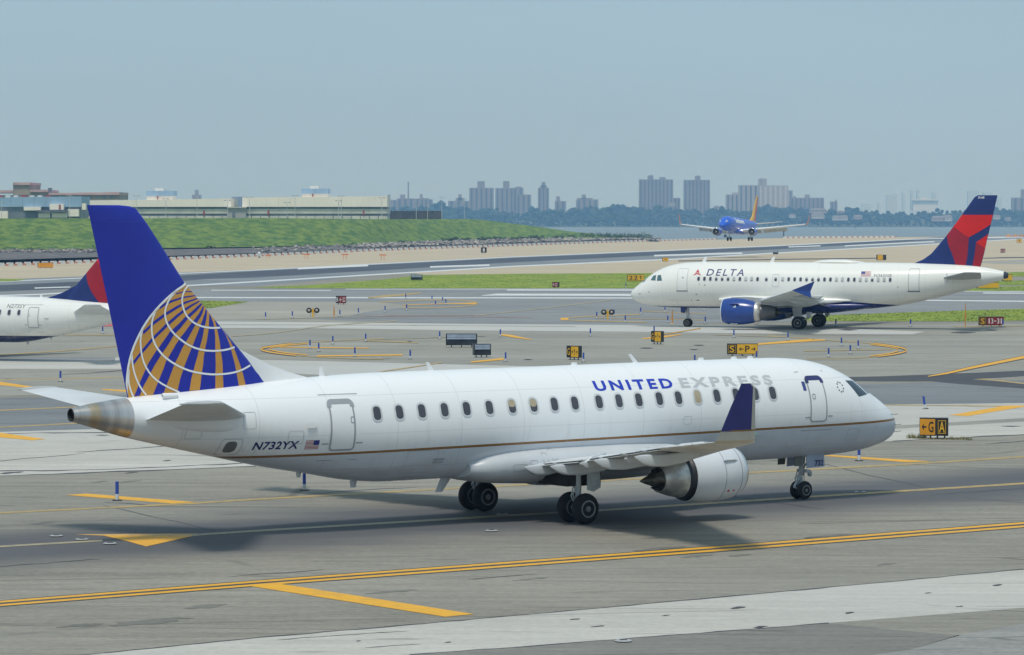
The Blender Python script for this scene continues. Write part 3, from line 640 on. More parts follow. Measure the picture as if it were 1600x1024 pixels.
    def blade(s, st, h_, ch, lean=.25, z=None, th=.03, name='antenna', m=None, down=False):
        t, bt, _ = s.prof(st); z = (bt + .02 if down else t - .02) if z is None else z; k = -1 if down else 1
        mb = MB(); mb.loft([[s.L(st, 0, z), s.L(st + ch * .4, th, z), s.L(st + ch, 0, z), s.L(st + ch * .4, -th, z)],
                            [s.L(st + lean, 0, z + k * h_), s.L(st + lean + ch * .3, th * .6, z + k * h_), s.L(st + lean + ch * .65, 0, z + k * h_), s.L(st + lean + ch * .3, -th * .6, z + k * h_)]])
        return mb.obj(name, m or M_WHITE, s.root)
def flag(jet, side, st0, st1, z0, z1, parent):
    """stars and stripes; the blue field leads (towards the nose)"""
    base = jet.decal('flag', [(st0, z0), (st1, z0), (st1, z1), (st0, z1)], [(0, 1, 2, 3)], side, M_WHITE, parent, .005)
    vs, fs = [], []
    for k in range(7):
        a = z0 + (z1 - z0) * (2 * k) / 13; c_ = z0 + (z1 - z0) * (2 * k + 1) / 13; i = len(vs)
        vs += [(st0, a), (st1, a), (st1, c_), (st0, c_)]; fs.append((i, i + 1, i + 2, i + 3))
    jet.decal('flag_stripes', vs, fs, side, mat('flag red', (.42, .03, .035), .5), parent, .008)
    zc = z0 + (z1 - z0) * 6 / 13; sc_ = st0 + (st1 - st0) * .42
    jet.decal('flag_canton', [(st0, zc), (sc_, zc), (sc_, z1), (st0, z1)], [(0, 1, 2, 3)], side, mat('flag blue', (.02, .03, .22), .5), parent, .011)
# ------------------------------------------------------------------ the regional jet (shared by two liveries)
T175 = [(0, 2.345, 2.335, .005), (.04, 2.50, 2.19, .15), (.12, 2.66, 2.06, .29), (.25, 2.84, 1.94, .45), (.5, 3.04, 1.82, .64), (.93, 3.32, 1.70, .88), (1.53, 3.66, 1.58, 1.10), (2.11, 4.01, 1.51, 1.26), (2.7, 4.31, 1.47, 1.37), (3.43, 4.57, 1.435, 1.45), (4.5, 4.75, 1.42, 1.495), (5.6, 4.805, 1.41, 1.505), (9, 4.80, 1.40, 1.505), (16, 4.76, 1.38, 1.505), (21, 4.74, 1.38, 1.505), (22.4, 4.71, 1.50, 1.49), (23.72, 4.65, 1.74, 1.44), (25.5, 4.55, 2.06, 1.29), (26.9, 4.45, 2.37, 1.10), (29.0, 4.30, 2.85, .74), (30.1, 4.21, 3.12, .55), (31.1, 4.09, 3.43, .36), (31.68, 3.98, 3.60, .20)]
MAIN = (0.472, 102.606, 0.0, 0.61916)
def fin_table(j):
    """fin outline read off the photo: (z, leading edge station, trailing edge station)"""
    rows = []
    for (lx, ly) in ((187, 320.8), (203, 322.5), (213, 327), (230, 350), (250, 381), (289, 443), (325, 487), (369, 540), (392, 568), (415, 597), (440, 628)):
        le, z = j.U(lx, ly, 0); te, _ = j.U(136 + 65 * (ly - 321) / 301, ly, 0); rows.append((z, le, te))
    return sorted(rows)
def lin(tab, x):
    if x <= tab[0][0]: return tab[0][1:]
    for a, c_ in zip(tab, tab[1:]):
        if x <= c_[0]:
            t = (x - a[0]) / (c_[0] - a[0]); return tuple(p + (q - p) * t for p, q in zip(a[1:], c_[1:]))
    return tab[-1][1:]
FIN_TH = .085
def fin_build(j, tab, m, th=FIN_TH, name='tail_fin'):
    secs = []
    for i, (z, le, te) in enumerate(tab):
        k = .25 if i == len(tab) - 1 else (.7 if i == len(tab) - 2 else 1.0)
        secs.append((le, 0, z, te - le, th * k, (1, 0), 0))
    return j.plane_surface(secs, name, m)
def fin_decal(j, tab, polys, side, m, parent, off, name, th=FIN_TH):
    bm = bmesh.new()
    for f in polys:
        try: bm.faces.new([bm.verts.new((x, 0, z)) for x, z in f])
        except ValueError: pass
    bmesh.ops.triangulate(bm, faces=bm.faces)
    for v in bm.verts:                                     # station -> fraction of the chord
        le, te = lin(tab, v.co.z); v.co.x = min(max((v.co.x - le) / (te - le), .001), .995)
    for no, ks in (((1, 0, 0), _T[1:-1]), ((0, 0, 1), [r[0] for r in tab])):
        for k in ks: bmesh.ops.bisect_plane(bm, geom=bm.verts[:] + bm.edges[:] + bm.faces[:], plane_co=tuple(k * q for q in no), plane_no=no)
    for v in bm.verts:
        t, z = v.co.x, v.co.z; le, te = lin(tab, z); kk = lin([(r[0], (.25 if i == len(tab) - 1 else (.7 if i == len(tab) - 2 else 1.0)) * (r[2] - r[1])) for i, r in enumerate(tab)], z)[0]
        i = max(k for k in range(len(_T) - 1) if _T[k] <= t); u = (t - _T[i]) / (_T[i + 1] - _T[i])
        y = ((1 - u) * yth(_T[i], th) + u * yth(_T[i + 1], th)) * kk
        v.co = j.L(le + t * (te - le) - off * max(0, 1 - t / .025), side * (y + off), z)
    bmesh.ops.recalc_face_normals(bm, faces=bm.faces)
    me = bpy.data.meshes.new(name); bm.to_mesh(me); bm.free(); me.materials.append(m); return link(name, me, parent)
def quads(Lp, Rp): return [[Lp[i], Lp[i + 1], Rp[i + 1], Rp[i]] for i in range(len(Lp) - 1)]
def ribbon(pts, wd):
    Lp, Rp = [], []
    for i, p in enumerate(pts):
        a = pts[max(i - 1, 0)]; c_ = pts[min(i + 1, len(pts) - 1)]; dx, dz = c_[0] - a[0], c_[1] - a[1]; l = math.hypot(dx, dz) or 1
        Lp.append((p[0] - dz / l * wd / 2, p[1] + dx / l * wd / 2)); Rp.append((p[0] + dz / l * wd / 2, p[1] - dx / l * wd / 2))
    return quads(Lp, Rp)
GLOBE_ARCS = [([(535, 66), (430, 130), (340, 210), (255, 305), (190, 400), (140, 500), (100, 600), (75, 700), (62, 800), (58, 900), (63, 982)], .065),
    ([(545, 86), (505, 130), (486, 190), (490, 250), (515, 320), (560, 370), (620, 405), (700, 424), (800, 422)], .055),
    ([(440, 128), (385, 190), (355, 260), (348, 320), (365, 390), (410, 460), (480, 525), (560, 575), (650, 603), (750, 608), (840, 598), (912, 577)], .055),
    ([(275, 290), (250, 360), (245, 430), (255, 510), (285, 580), (340, 650), (420, 710), (520, 760), (620, 785), (740, 797), (860, 787), (950, 765), (1038, 722)], .055),
    ([(175, 440), (160, 510), (165, 600), (180, 680), (215, 760), (270, 830), (350, 885), (463, 938)], .05),
    ([(97, 640), (100, 700), (115, 780), (140, 850), (170, 910), (210, 962)], .05), ([(75, 760), (72, 850), (88, 920), (112, 978)], .05)]
GLOBE_GOLD = GLOBE_ARCS[0][0] + [(112, 985), (262, 957), (447, 937), (622, 918), (808, 903), (988, 880), (1160, 860), (1045, 725), (915, 570), (835, 458), (775, 380), (690, 272), (640, 207), (585, 127), (548, 84)]
GLOBE_BLUE = [([(440, 147), (510, 128), (585, 129)], [(440, 155), (510, 136), (585, 136)]),
    ([(297, 262), (350, 224), (400, 202), (490, 174), (610, 160)], [(312, 272), (355, 241), (405, 218), (492, 186), (612, 167)]),
    ([(178, 452), (235, 398), (262, 370), (348, 304), (440, 250), (510, 213), (620, 182)], [(185, 475), (243, 416), (270, 392), (358, 324), (448, 268), (515, 228), (625, 190)]),
    ([(100, 700), (150, 632), (178, 592), (247, 505), (355, 392), (440, 318), (510, 265), (570, 232), (635, 204)], [(106, 728), (158, 652), (190, 612), (262, 520), (368, 412), (450, 338), (518, 282), (575, 246), (640, 211)]),
    ([(118, 972), (150, 885), (195, 775), (225, 705), (283, 607), (385, 458), (510, 335), (610, 252), (655, 222)], [(160, 965), (190, 885), (238, 790), (270, 725), (325, 632), (418, 482), (530, 352), (625, 268), (662, 232)]),
    ([(262, 957), (300, 855), (360, 690), (432, 560), (475, 495), (555, 390), (625, 305), (665, 248)], [(340, 950), (372, 860), (425, 710), (487, 580), (525, 515), (590, 400), (650, 312), (672, 255)]),
    ([(447, 937), (470, 830), (505, 720), (560, 580), (620, 430), (660, 335), (688, 272)], [(540, 930), (555, 830), (585, 715), (615, 600), (660, 430), (685, 340), (697, 285)]),
    ([(622, 918), (637, 790), (655, 650), (670, 570), (697, 440), (705, 370), (714, 310)], [(742, 908), (745, 790), (747, 650), (748, 570), (748, 440), (742, 380), (722, 320)]),
    ([(808, 903), (805, 790), (800, 660), (790, 580), (773, 440), (766, 395), (758, 362)], [(932, 888), (915, 780), (888, 640), (868, 550), (842, 475), (805, 420), (770, 372)]),
    ([(988, 880), (962, 765), (930, 660), (908, 590), (885, 540), (862, 500), (850, 478)], [(1160, 860), (1045, 725), (985, 655), (940, 600), (915, 570), (880, 525), (855, 485)])]
FT175 = None
def regional_jet(label, pose, united):
    global FT175
    j = Jet('airplane', label, 15.51, pose, T175); rt = j.root; near = -1 if united else 1
    body = M_WHITE if united else M_CREAM
    if united: fm = livery('white and grey fuselage', (.86, .87, .865), (.61, .65, .70), 2.47, .0085, (.27, .125, .03), .038)
    else: fm = livery('cream fuselage with blue belly', (.82, .82, .775), (.012, .022, .10), 1.90, 0)
    fu = j.fuselage(fm, 0, 29.92, 90)
    if FT175 is None: FT175 = fin_table(j)
    if united:
        cone = j.fuselage(M_CONE, 29.92, 31.68, 14, 48, 'tail_cone', caps=(False, False))
        mb = MB(); mb.lathe(j.L(31.70, 0, 3.79), (1, 0, 0), [(0, .19), (.0, .165), (.35, .15), (.36, .01)], 24, 0, (False, False)); mb.obj('exhaust_pipe', M_DARK, cone, 50)
        mb = MB(); mb.lathe(j.L(29.93, 0, 3.66), (1, 0, 0), [(0, .4), (.02, .01)], 20, 0, (False, False))
    else: j.fuselage(body, 29.92, 31.68, 14, 48, 'tail_cone')
    # wing body fairing
    mb = MB(); tabf = [(9.2, 2.0, 1.42, .95), (9.8, 2.2, 1.28, 1.42), (11, 2.38, 1.15, 1.66), (13, 2.42, 1.08, 1.74), (15.5, 2.40, 1.10, 1.74), (17.0, 2.34, 1.16, 1.66), (18.0, 2.2, 1.27, 1.50), (18.5, 2.0, 1.42, 1.2)]
    rings = []
    for i in range(33):
        st = 9.2 + 9.3 * i / 32; a, bt, hw = interp(tabf, st); zc, h = (a + bt) / 2, (a - bt) / 2
        rings.append([j.L(st, hw * math.copysign(abs(math.sin(q)) ** .7, math.sin(q)), zc + h * math.copysign(abs(math.cos(q)) ** .8, math.cos(q))) for q in [2 * math.pi * k / 40 for k in range(40)]])
    mb.loft(rings); fair = mb.obj('wing_fairing', M_LGREY if united else body, rt, 50)
    if united:
        for st, z, w_, h_ in ((17.05, 1.95, 1.15, .62), (16.95, 1.72, .5, .22), (16.45, 1.82, .26, .24), (16.0, 2.0, .2, .3), (15.65, 2.08, .22, .34)):
            vs, fs = j.ring(st, z, w_, h_, .06, .014); pts = []
            for x, zz in vs:
                a, bt, hw = interp(tabf, x); zc, h = (a + bt) / 2, (a - bt) / 2; u = min(.995, abs((zz - zc) / h)) ** (1 / .8); pts.append(j.L(x, near * (hw * max(0, 1 - u * u) ** .35 + .006), zz))
            MB().add(pts, fs).obj('access_panel', M_LINE, fair)
    # fin
    fin = fin_build(j, FT175, M_UBLUE if united else M_DNAVY)
    d0 = j.U(369, 540, 0) if united else None
    ds = [(26.06, 5.55), (25.55, 5.24), (23.7, 4.62)]
    mb = MB(); up = [(26.5, 5.9), (26.06, 5.56), (25.0, 5.06), (24.3, 4.82), (23.55, 4.62)]
    mb.loft([[j.L(x + .2, 0.03 + .035 * k, z - .5), j.L(x, .014, z), j.L(x, -.014, z), j.L(x + .2, -.03 - .035 * k, z - .5), j.L(x + .3, 0, 4.2)] for k, (x, z) in enumerate(up)])
    mb.obj('dorsal_fin', M_WHITE if united else M_DNAVY, rt, 30)
    if united:
        cv = lambda u, v, s_: j.U(190 + u / 5.12, 430 + v / 5.12, -.16)
        for sd in (-1, 1):
            gl = fin_decal(j, FT175, [[cv(u, v, sd) for u, v in GLOBE_GOLD]], sd, M_UGOLD, fin, .006, 'globe_emblem')
            for Lp, Rp in GLOBE_BLUE: fin_decal(j, FT175, quads([cv(u, v, sd) for u, v in Lp], [cv(u, v, sd) for u, v in Rp]), sd, M_UBLUE, fin, .010, 'meridian_stripe')
            for pts, wd in GLOBE_ARCS:
                fin_decal(j, FT175, ribbon(cut([cv(u, v, sd) for u, v in pts], 1), wd), sd, M_WHITE, fin, .015, 'globe_line')
            zc = 9.36; le, te = lin(FT175, zc); fin_decal(j, FT175, ribbon([(le + .1, zc), ((le + te) / 2, zc), (te - .05, zc)], .012), sd, M_TITLE, fin, .006, 'panel_seam')
    else:
        def fc(s_, t_):                                   # (fraction of chord, fraction of height) on the fin
            z = 4.25 + t_ * 5.6; le, te = lin(FT175, z); return (le + (te - le) * s_, z)
        for sd in (-1, 1):
            fin_decal(j, FT175, [[fc(.63, .02), fc(.01, .40), fc(.01, .56), fc(.72, .36), fc(.80, .02)]], sd, M_DRED2, fin, .006, 'dark_red_facet')
            fin_decal(j, FT175, [[fc(.01, .56), fc(.01, .82), fc(.97, .82), fc(.97, .64), fc(.72, .36)]], sd, M_DRED, fin, .006, 'bright_red_facet')
            fin_decal(j, FT175, [[fc(.90, .02), fc(.88, .40), fc(.985, .52), fc(.985, .02)]], sd, M_DRED2, fin, .006, 'dark_red_facet')
    # tailplanes
    for sd in (-1, 1):
        n = Vector((0, -.13 * sd, 1)).normalized()
        j.plane_surface([(25.9, sd * .3, 3.58, 3.6, .09, (n.y, n.z), 0), (26.35, sd * .9, 3.64, 3.3, .085, (n.y, n.z), 0), (29.45, sd * 4.9, 4.28, 1.36, .085, (n.y, n.z), 0), (29.75, sd * 5.0, 4.31, .95, .04, (n.y, n.z), 0)], 'tailplane', M_WTOP)
        mb = MB(); mb.lathe(j.L(28.5, sd * 4.9, 4.30), (-1, 0, 0), [(1.0, .01), (1.1, .05), (1.5, .075), (2.1, .06), (2.4, .01)], 10); mb.obj('tailplane_tip', M_WGREY, rt, 60)
        mb = MB(); rr = []
        for i in range(9):
            t = i / 8; st = 26.2 + 3.2 * t; rr.append([j.L(st, sd * (j.sy(st, 3.45) - .12 + .2 * math.sin(math.pi * t) ** .6 * math.cos(q)), 3.42 + .10 * t + .38 * (1 - t * .45) * math.sin(q) * math.sin(math.pi * (t * .9 + .05)) ** .5) for q in [2 * math.pi * k / 12 for k in range(12)]])
        mb.loft(rr); mb.obj('tailplane_fairing', body, rt, 60)
    # wings
    for sd in (-1, 1):
        W = [(10.7, .8, 1.62, 6.0, .115, .10), (11.1, 1.6, 1.66, 5.35, .11, .14), (12.45, 4.3, 1.98, 4.15, .105, .12), (14.75, 9.0, 2.66, 2.50, .10, .10), (16.45, 12.4, 3.10, 1.62, .10, .04), (16.75, 12.75, 3.16, 1.50, .09, .02)]
        if sd > 0: W = [(le, y, z - .02 * y, c_, th, dz) for le, y, z, c_, th, dz in W]     # a little roll lowers the far wing
        wg = j.plane_surface([(le, sd * y, z, c_, th, (0, 1), dz) for le, y, z, c_, th, dz in W], 'wing', M_WTOP if united else M_WGREY)
        base = [(16.75, 12.72, 3.15, 1.52, .07), (16.95, 13.0, 3.24, 1.40, .06), (17.02, 13.1, 3.50, 1.25, .055)]; top = [(17.02, 13.1, 3.50, 1.25, .055), (17.15, 13.25, 4.2, .88, .05), (17.27, 13.38, 4.72, .56, .05), (17.42, 13.4, 4.84, .36, .02)]
        if sd > 0: base = [(a, b_, c_ - .26, d_, e_) for a, b_, c_, d_, e_ in base]; top = [(a, b_, c_ - .26, d_, e_) for a, b_, c_, d_, e_ in top]
        nn = lambda k: (sd * -.95, .25) if k else (sd * -.6, .8)
        wl = j.plane_surface([(le, sd * y, z, c_, th, nn(i), 0) for i, (le, y, z, c_, th) in enumerate(base)], 'winglet', mat('winglet grey', (.52, .50, .43), .4))
        j.plane_surface([(le, sd * y, z, c_, th, nn(1), 0) for le, y, z, c_, th in top], 'winglet_panel', [mat('winglet navy', (.018, .025, .17), .3), mat('winglet bare edge', (.47, .45, .39), .4)], wl, lambda i, q: 1 if (q < 4 or q > 17) else 0)
        mb = MB(); p0, p1 = j.L(18.3, sd * 13.0, 3.49), j.L(16.98, sd * 13.0, 3.49); 
        dz_ = .26 if sd > 0 else 0
        j.plane_surface([(17.01, sd * 13.095, 3.485 - dz_, 1.27, .058, (sd * -.95, .25), 0), (17.02, sd * 13.105, 3.53 - dz_, 1.25, .058, (sd * -.95, .25), 0)], 'gold_band', mat('gold band', (.25, .13, .035), .4), wl)
        # flap track fairings and flaps
        for (y, st0, st1, zt_, zb_, hw) in ((3.4, 14.3, 17.08, 1.90, 1.66, .20), (6.0, 14.7, 17.36, 2.25, 2.00, .19), (8.5, 15.2, 17.76, 2.52, 2.27, .18), (2.15, 15.2, 17.15, 1.80, 1.60, .16), (4.8, 16.0, 17.0, 2.06, 1.98, .07), (7.2, 16.2, 17.15, 2.36, 2.29, .06)):
            mb = MB(); rr = []; Ls = st1 - st0
            for (t, k, zb2, zt2) in ((0, .06, zb_ + .30, zb_ + .36), (.12, .5, zb_ + .12, zb_ + .36), (.32, .95, zb_ - .02, zb_ + .32), (.6, 1.0, zb_ - .10, zb_ + .28), (.8, .92, zb_ - .07, zt_ + .03), (.9, .5, zb_ + .02, zt_ + .02), (1.0, .04, zt_ - .04, zt_ - .005)):
                zc2, h2 = (zb2 + zt2) / 2, (zt2 - zb2) / 2
                rr.append([j.L(st0 + Ls * t, sd * (y + hw * k * math.copysign(abs(math.cos(q)) ** .4, math.cos(q))), zc2 + h2 * math.copysign(abs(math.sin(q)) ** .4, math.sin(q))) for q in [2 * math.pi * m / 16 for m in range(16)]])
            mb.loft(rr); mb.obj('flap_track_fairing', M_LGREY if united else M_WGREY, wg, 22)
        for (y0, y1) in ((1.7, 4.2), (4.4, 8.9)):
            def te(y): 
                for (a, c_) in zip(W, W[1:]):
                    if y <= c_[1]:
                        t = (y - a[1]) / (c_[1] - a[1]); return (a[0] + a[3]) * (1 - t) + (c_[0] + c_[3]) * t, (a[2] + a[5]) * (1 - t) + (c_[2] + c_[5]) * t
            secs = []
            for y in (y0, y1):
                x, z = te(y); ch = .95 if y < 5 else .72; secs.append((x - ch * .90, sd * y, z - .005, ch, .10, (0, 1), -.06))
            j.plane_surface(secs, 'flap', M_WTOP, wg)
        for y in (2.9, 4.6, 5.6, 7.0, 8.2, 9.6, 10.6, 11.5):
            x, z = te(y); MB().lathe(j.L(x - .25, sd * y, z + .0), (-1, 0, 0), [(-.12, .01), (0, .05), (.25, .055), (.42, .02)], 8).obj('hinge_cover', M_WTOP, wg)
        # engine
        en, o, ax = j.nacelle(10.42, sd * 4.1, 1.50, [(.0, .70), (.10, .765), (.30, .84), (.65, .885), (1.05, .895), (1.5, .875), (1.85, .835), (2.06, .80), (2.06, .775), (1.7, .76)], mat('nacelle white', (.66, .68, .70), .3, var=.02) if united else M_DBLUE, M_LIP, 'engine', R(2.6))
        mb = MB(); mb.lathe(o, ax, [(1.8, .775), (2.0, .77), (2.10, .68), (2.28, .64)], 36, 0, (False, False)); mb.obj('fan_nozzle', mat('black nozzle ring', (.022, .024, .03), .5), en, 40)
        mb = MB(); mb.lathe(o, ax, [(2.1, .66), (2.28, .645), (2.6, .57), (2.9, .465), (3.04, .42), (3.03, .38), (2.7, .36)], 36, 0, (False, False)); mb.obj('core_cowl', M_METAL, en, 40)
        mb = MB(); n = 36; r0, r1 = [], []
        u, v = ax.orthogonal().normalized(), None; v = ax.cross(u)
        for k in range(n):
            a = 2 * math.pi * k / n; dr = u * math.cos(a) + v * math.sin(a); r0.append(o + ax * 2.92 + dr * .40); r1.append(o + ax * (3.20 if k % 4 < 2 else 3.06) + dr * (.315 if k % 4 < 2 else .345))
        mb.loft([r0, r1], 0, (False, False)); mb.obj('chevron_nozzle', M_PLUG, en, 30)
        mb = MB(); mb.lathe(o, ax, [(2.7, .30), (3.08, .28), (3.32, .18), (3.55, .10), (3.74, .015)], 24); mb.obj('exhaust_plug', M_PLUG, en, 50)
        mb = MB(); mb.lathe(o, ax, [(.30, .842), (.31, .848), (.325, .850), (.335, .848)], 40, 0, (False, False)); mb.lathe(o, ax, [(.98, .893), (.99, .899), (1.005, .899), (1.015, .894)], 40, 0, (False, False)); mb.obj('cowl_seam', M_LINE, en)
        for a, st in ((R(150 if sd < 0 else 30), .45),):
            dr = Vector((0, math.cos(a), math.sin(a))); p = o + ax * st + dr * .86
            mb = MB(); mb.prism([p, p + ax * .62, p + ax * .58 + dr * .12, p + ax * .2 + dr * .09], Vector((0, -math.sin(a), math.cos(a))) * .03); mb.obj('nacelle_strake', M_LGREY, en)
        for t_, zz, rr_ in ((.80, .95, .045), (.58, .95, .03)):
            p = o + ax * t_; dy = math.sqrt(max(0, .886 ** 2 - (p.z - zz) ** 2)); q = Vector((p.x, p.y + sd * (dy + .002), zz)); mb = MB(); mb.lathe(q, (0, sd, -.4), [(-.02, rr_), (.012, rr_ * .9)], 12); mb.obj('warning_mark', mat('red warning mark', (.5, .03, .04), .5), en)
        # pylon
        mb = MB(); mb.loft([[j.L(x, sd * (4.1 + wd), z0), j.L(x, sd * (4.1 - wd), z0), j.L(x, sd * (4.1 - wd), z1), j.L(x, sd * (4.1 + wd), z1)] for x, z0, z1, wd in ((11.0, 2.26, 2.38, .03), (11.6, 2.0, 2.46, .13), (12.4, 1.9, 2.42, .17), (13.2, 1.88, 2.2, .15), (14.4, 1.92, 2.1, .04))])
        mb.obj('engine_pylon', M_LGREY, rt, 30)
        # main gear
        g = j.gear('main_landing_gear', 15.51, sd * 2.7, 1.75, .48, .34, .78, .085, 14, sd, 0.0)
        mb = MB(); mb.prism([j.L(14.85, sd * 2.92, 1.75), j.L(15.32, sd * 2.92, 1.75), j.L(15.34, sd * 2.95, 1.05), j.L(15.1, sd * 2.95, .98), j.L(14.82, sd * 2.94, 1.10)], (0, sd * .035, 0)); mb.obj('gear_door', M_STRUT, g)
        mb = MB(); mb.box(j.L(15.3, sd * 2.0, 1.42), (1.3, 1.5, .52)); mb.obj('gear_bay', M_DARK, rt)
    # nose gear
    g = j.gear('nose_landing_gear', 4.11, 0, 1.6, .31, .19, .37, .06, 0, near, .0)
    mb = MB(); mb.prism([j.L(4.75, .42 * near, 1.52), j.L(4.75, .44 * near, 1.16), j.L(4.45, .44 * near, 1.16), j.L(4.42, .42 * near, 1.52)], (0, .03, 0)); mb.obj('aft_gear_door', mat('door inside', (.12, .125, .11), .6), g); mb = MB(); mb.prism([j.L(4.75, -.42 * near, 1.52), j.L(4.75, -.44 * near, 1.16), j.L(4.45, -.44 * near, 1.16), j.L(4.42, -.42 * near, 1.52)], (0, .03, 0)); mb.obj('aft_gear_door', mat('door inside', (.12, .125, .11), .6), g)
    dm = mat('gear door blue grey', (.33, .37, .47), .4)
    for sd in (-1, 1):
        mb = MB(); mb.prism([j.L(4.30, .46 * sd, 1.55), j.L(4.30, .5 * sd, 1.08), j.L(3.52, .5 * sd, 1.11), j.L(3.52, .46 * sd, 1.55)], (0, .03 * sd, 0)); dd = mb.obj('nose_gear_door', dm, g)
        if united and sd == near:
            vs, fs, _ = text2d('732', .02); MB().add([j.L(3.95 - .36 * u, sd * (.537), 1.14 + .20 * v) for u, v in vs], fs).obj('lettering', M_NAVY, g)
    MB().box(j.L(4.0, 0, .95), (.18, .5, .1)).obj('light_bar', M_STRUT, g, 40)
    for sd in (-1, 1): MB().lathe(j.L(3.97, .2 * sd, .86), (1, 0, 0), [(0, .03), (.04, .09), (.1, .1)], 14).obj('taxi_light', M_STRUT, g, 40)
    mb = MB(); mb.tube(j.L(4.12, .0, .85), j.L(4.42, .0, .42), .045, None, 8); mb.tube(j.L(4.42, 0, .42), j.L(4.11, 0, .31), .04, None, 8); mb.obj('drag_link', M_STRUT, g)
    # windows, doors
    zs = 3.60
    for sd in (-1, 1):
        if united:
            for k, px in enumerate((589, 624, 659, 694.5, 729, 764.5, 800, 833.5, 866, 898, 936, 967, 998, 1030, 1060, 1090, 1120, 1150, 1180, 1207)):
                st, z = j.at(px, 646 - (px - 589) * .0515, -1); j.window(st, z, sd, .275, .42, {6: .55, 7: .6, 15: 1.0}.get(k, 0) if sd == near else 0)
        else:
            for k in range(20): j.window(22.15 - .81 * k, zs, sd, .25, .40)
        d = j.door(23.33, 3.25, .86, 1.52, sd, .055, M_SEAL, body, None, M_SEAL if united else None); j.handle(d, 22.98, 3.42, sd)
        d = j.door(4.62, 3.44, .74, 1.50, sd, .05, M_SEAL, body, None, mat('blue door head', (.035, .04, .15), .5) if united else None); j.handle(d, 4.80, 3.55, sd, .14, .18)
        for p in ([(3.02, 4.02), (2.62, 3.47), (1.98, 3.52), (2.50, 3.99)], [(2.38, 3.98), (1.90, 3.54), (1.45, 3.52), (1.95, 3.86)]):
            o = j.decal('cockpit_window', p, [(0, 1, 2, 3)], sd, mat('cockpit glass', (.03, .05, .075), .1, spec=.7), rt, .006, .05, .1)
        for st, z in ((j.at(359.5, 699, -1),) if united else ()):
            p = j.rrect(st, z, .36, .34, .12); o = j.decal('outflow_vent', p, [tuple(range(len(p)))], sd, mat('vent grey', (.16, .16, .16), .6), rt, .008)
            vs, fs = j.ring(st, z, .66, .50, .1, .014); j.decal('access_panel', vs, fs, sd, M_LINE, o, .006)
        for (st, z, l, th) in ((23.3, 4.18, 1.35, .012), (23.35, 2.2, 1.3, .012), (4.62, 4.36, 1.35, .012), (4.62, 2.42, 1.35, .012), (23.9, 2.72, .22, .02), (22.75, 2.72, .22, .02), (5.1, 2.86, .2, .02), (4.1, 2.88, .2, .02)):
            j.decal('rub_strip', [(st - l / 2, z - th), (st + l / 2, z - th), (st + l / 2, z + th), (st - l / 2, z + th)], [(0, 1, 2, 3)], sd, M_LINE, rt, .007)
        p = j.rrect(24.42, 3.32, .34, .2, .09); bmv = j.decal('vent_scoop', p, [tuple(range(len(p)))], sd, body, rt, .05)
        for st, z in ((.62, 2.78), (.45, 2.42), (.35, 2.18)):
            y = j.sy(st, z); mb = MB(); mb.tube(j.L(st, sd * (y - .02), z), j.L(st - .02, sd * (y + .09), z - .01), .012, None, 6); mb.tube(j.L(st - .02, sd * (y + .09), z - .01), j.L(st - .24, sd * (y + .09), z), .010, None, 6); mb.obj('air_probe', M_HUB, rt)
    for st, h_, ch, ln in ((19.05, .27, .2, .2), (11.05, .30, .2, .30), (23.05, .30 if united else .2, .22, .06)): j.blade(st, h_, ch, ln)
    for st in (13.5, 8.3, 6.9, 6.2): j.blade(st, .10, .3, .05, name='roof_fitting')
    for st, h_, ch, ln in ((18.4, .45, .42, .36), (21.9, .22, .28, .06), (23.9, .15, .2, .04)): j.blade(st, h_, ch, ln, None, .03, 'belly_antenna', M_LGREY, True)
    if united:
        a0 = j.at(931, 611.5, -1); a1 = j.at(1053, 606.5, -1); zt = j.at(923, 595.5, -1)[1]
        for sd in (-1, 1):
            q = (lambda x: x) if sd < 0 else (lambda x: x)
            s0, s1 = (a0[0], a1[0]) if sd < 0 else (a1[0], a0[0])
            b0 = j.at(1064.5, 604.8, -1); b1 = j.at(1208, 598.6, -1)
            j.text('UNITED', sd, s0, s1, a0[1], zt, M_TITLE, fu, .036, 1.36)
            s0, s1 = (b0[0], b1[0]) if sd < 0 else (b1[0], b0[0])
            j.text('EXPRESS', sd, s0, s1, a0[1], zt, M_TGREY, fu, .036, 1.36)
            c0 = j.at(392.5, 703.8, -1); c1 = j.at(464, 701.5, -1); c2 = j.at(428, 690.3, -1)
            s0, s1 = (c0[0], c1[0]) if sd < 0 else (c1[0], c0[0])
            j.text('N732YX', sd, s0, s1, c0[1], c2[1], M_NAVY, fu, .025, 1.05, .16)
            f0 = j.at(475, 702.5, -1); f1 = j.at(499.5, 688, -1)
            flag(j, sd, f1[0], f0[0], f0[1], f1[1], fu)
            for k, (x, z) in enumerate(((19.72, 2.05), (19.72, 1.96))): j.decal('stencil', [(x - .22 + .03 * k, z), (x + .2, z), (x + .2, z + .05), (x - .22 + .03 * k, z + .05)], [(0, 1, 2, 3)], sd, M_LINE, fu)
            p = j.rrect(5.13, 3.90, .14, .30, .03); j.decal('door_placard', p, [tuple(range(len(p)))], sd, mat('blue placard', (.05, .07, .25), .5), fu)
            for k in range(9):
                a = 2 * math.pi * k / 9; p = j.rrect(3.46 + .14 * math.cos(a), 3.82 + .16 * math.sin(a), .06, .05, .015); j.decal('star_mark', p, [tuple(range(len(p)))], sd, mat('emblem grey green', (.16, .18, .15), .5), fu)
            for st, z, w_, h_ in (j.at(657, 722, -1) + (1.15, .72), (7.9, 2.05, 1.0, .8), (24.9, 2.95, .5, .4), (10.2, 2.95, .34, .26), (2.9, 2.2, .5, .4), (26.4, 3.5, .4, .5), (28.1, 3.15, .5, .3)):
                vs, fs = j.ring(st, z, w_, h_, .06, .010); j.decal('access_hatch', vs, fs, sd, M_LINE, rt, .007)
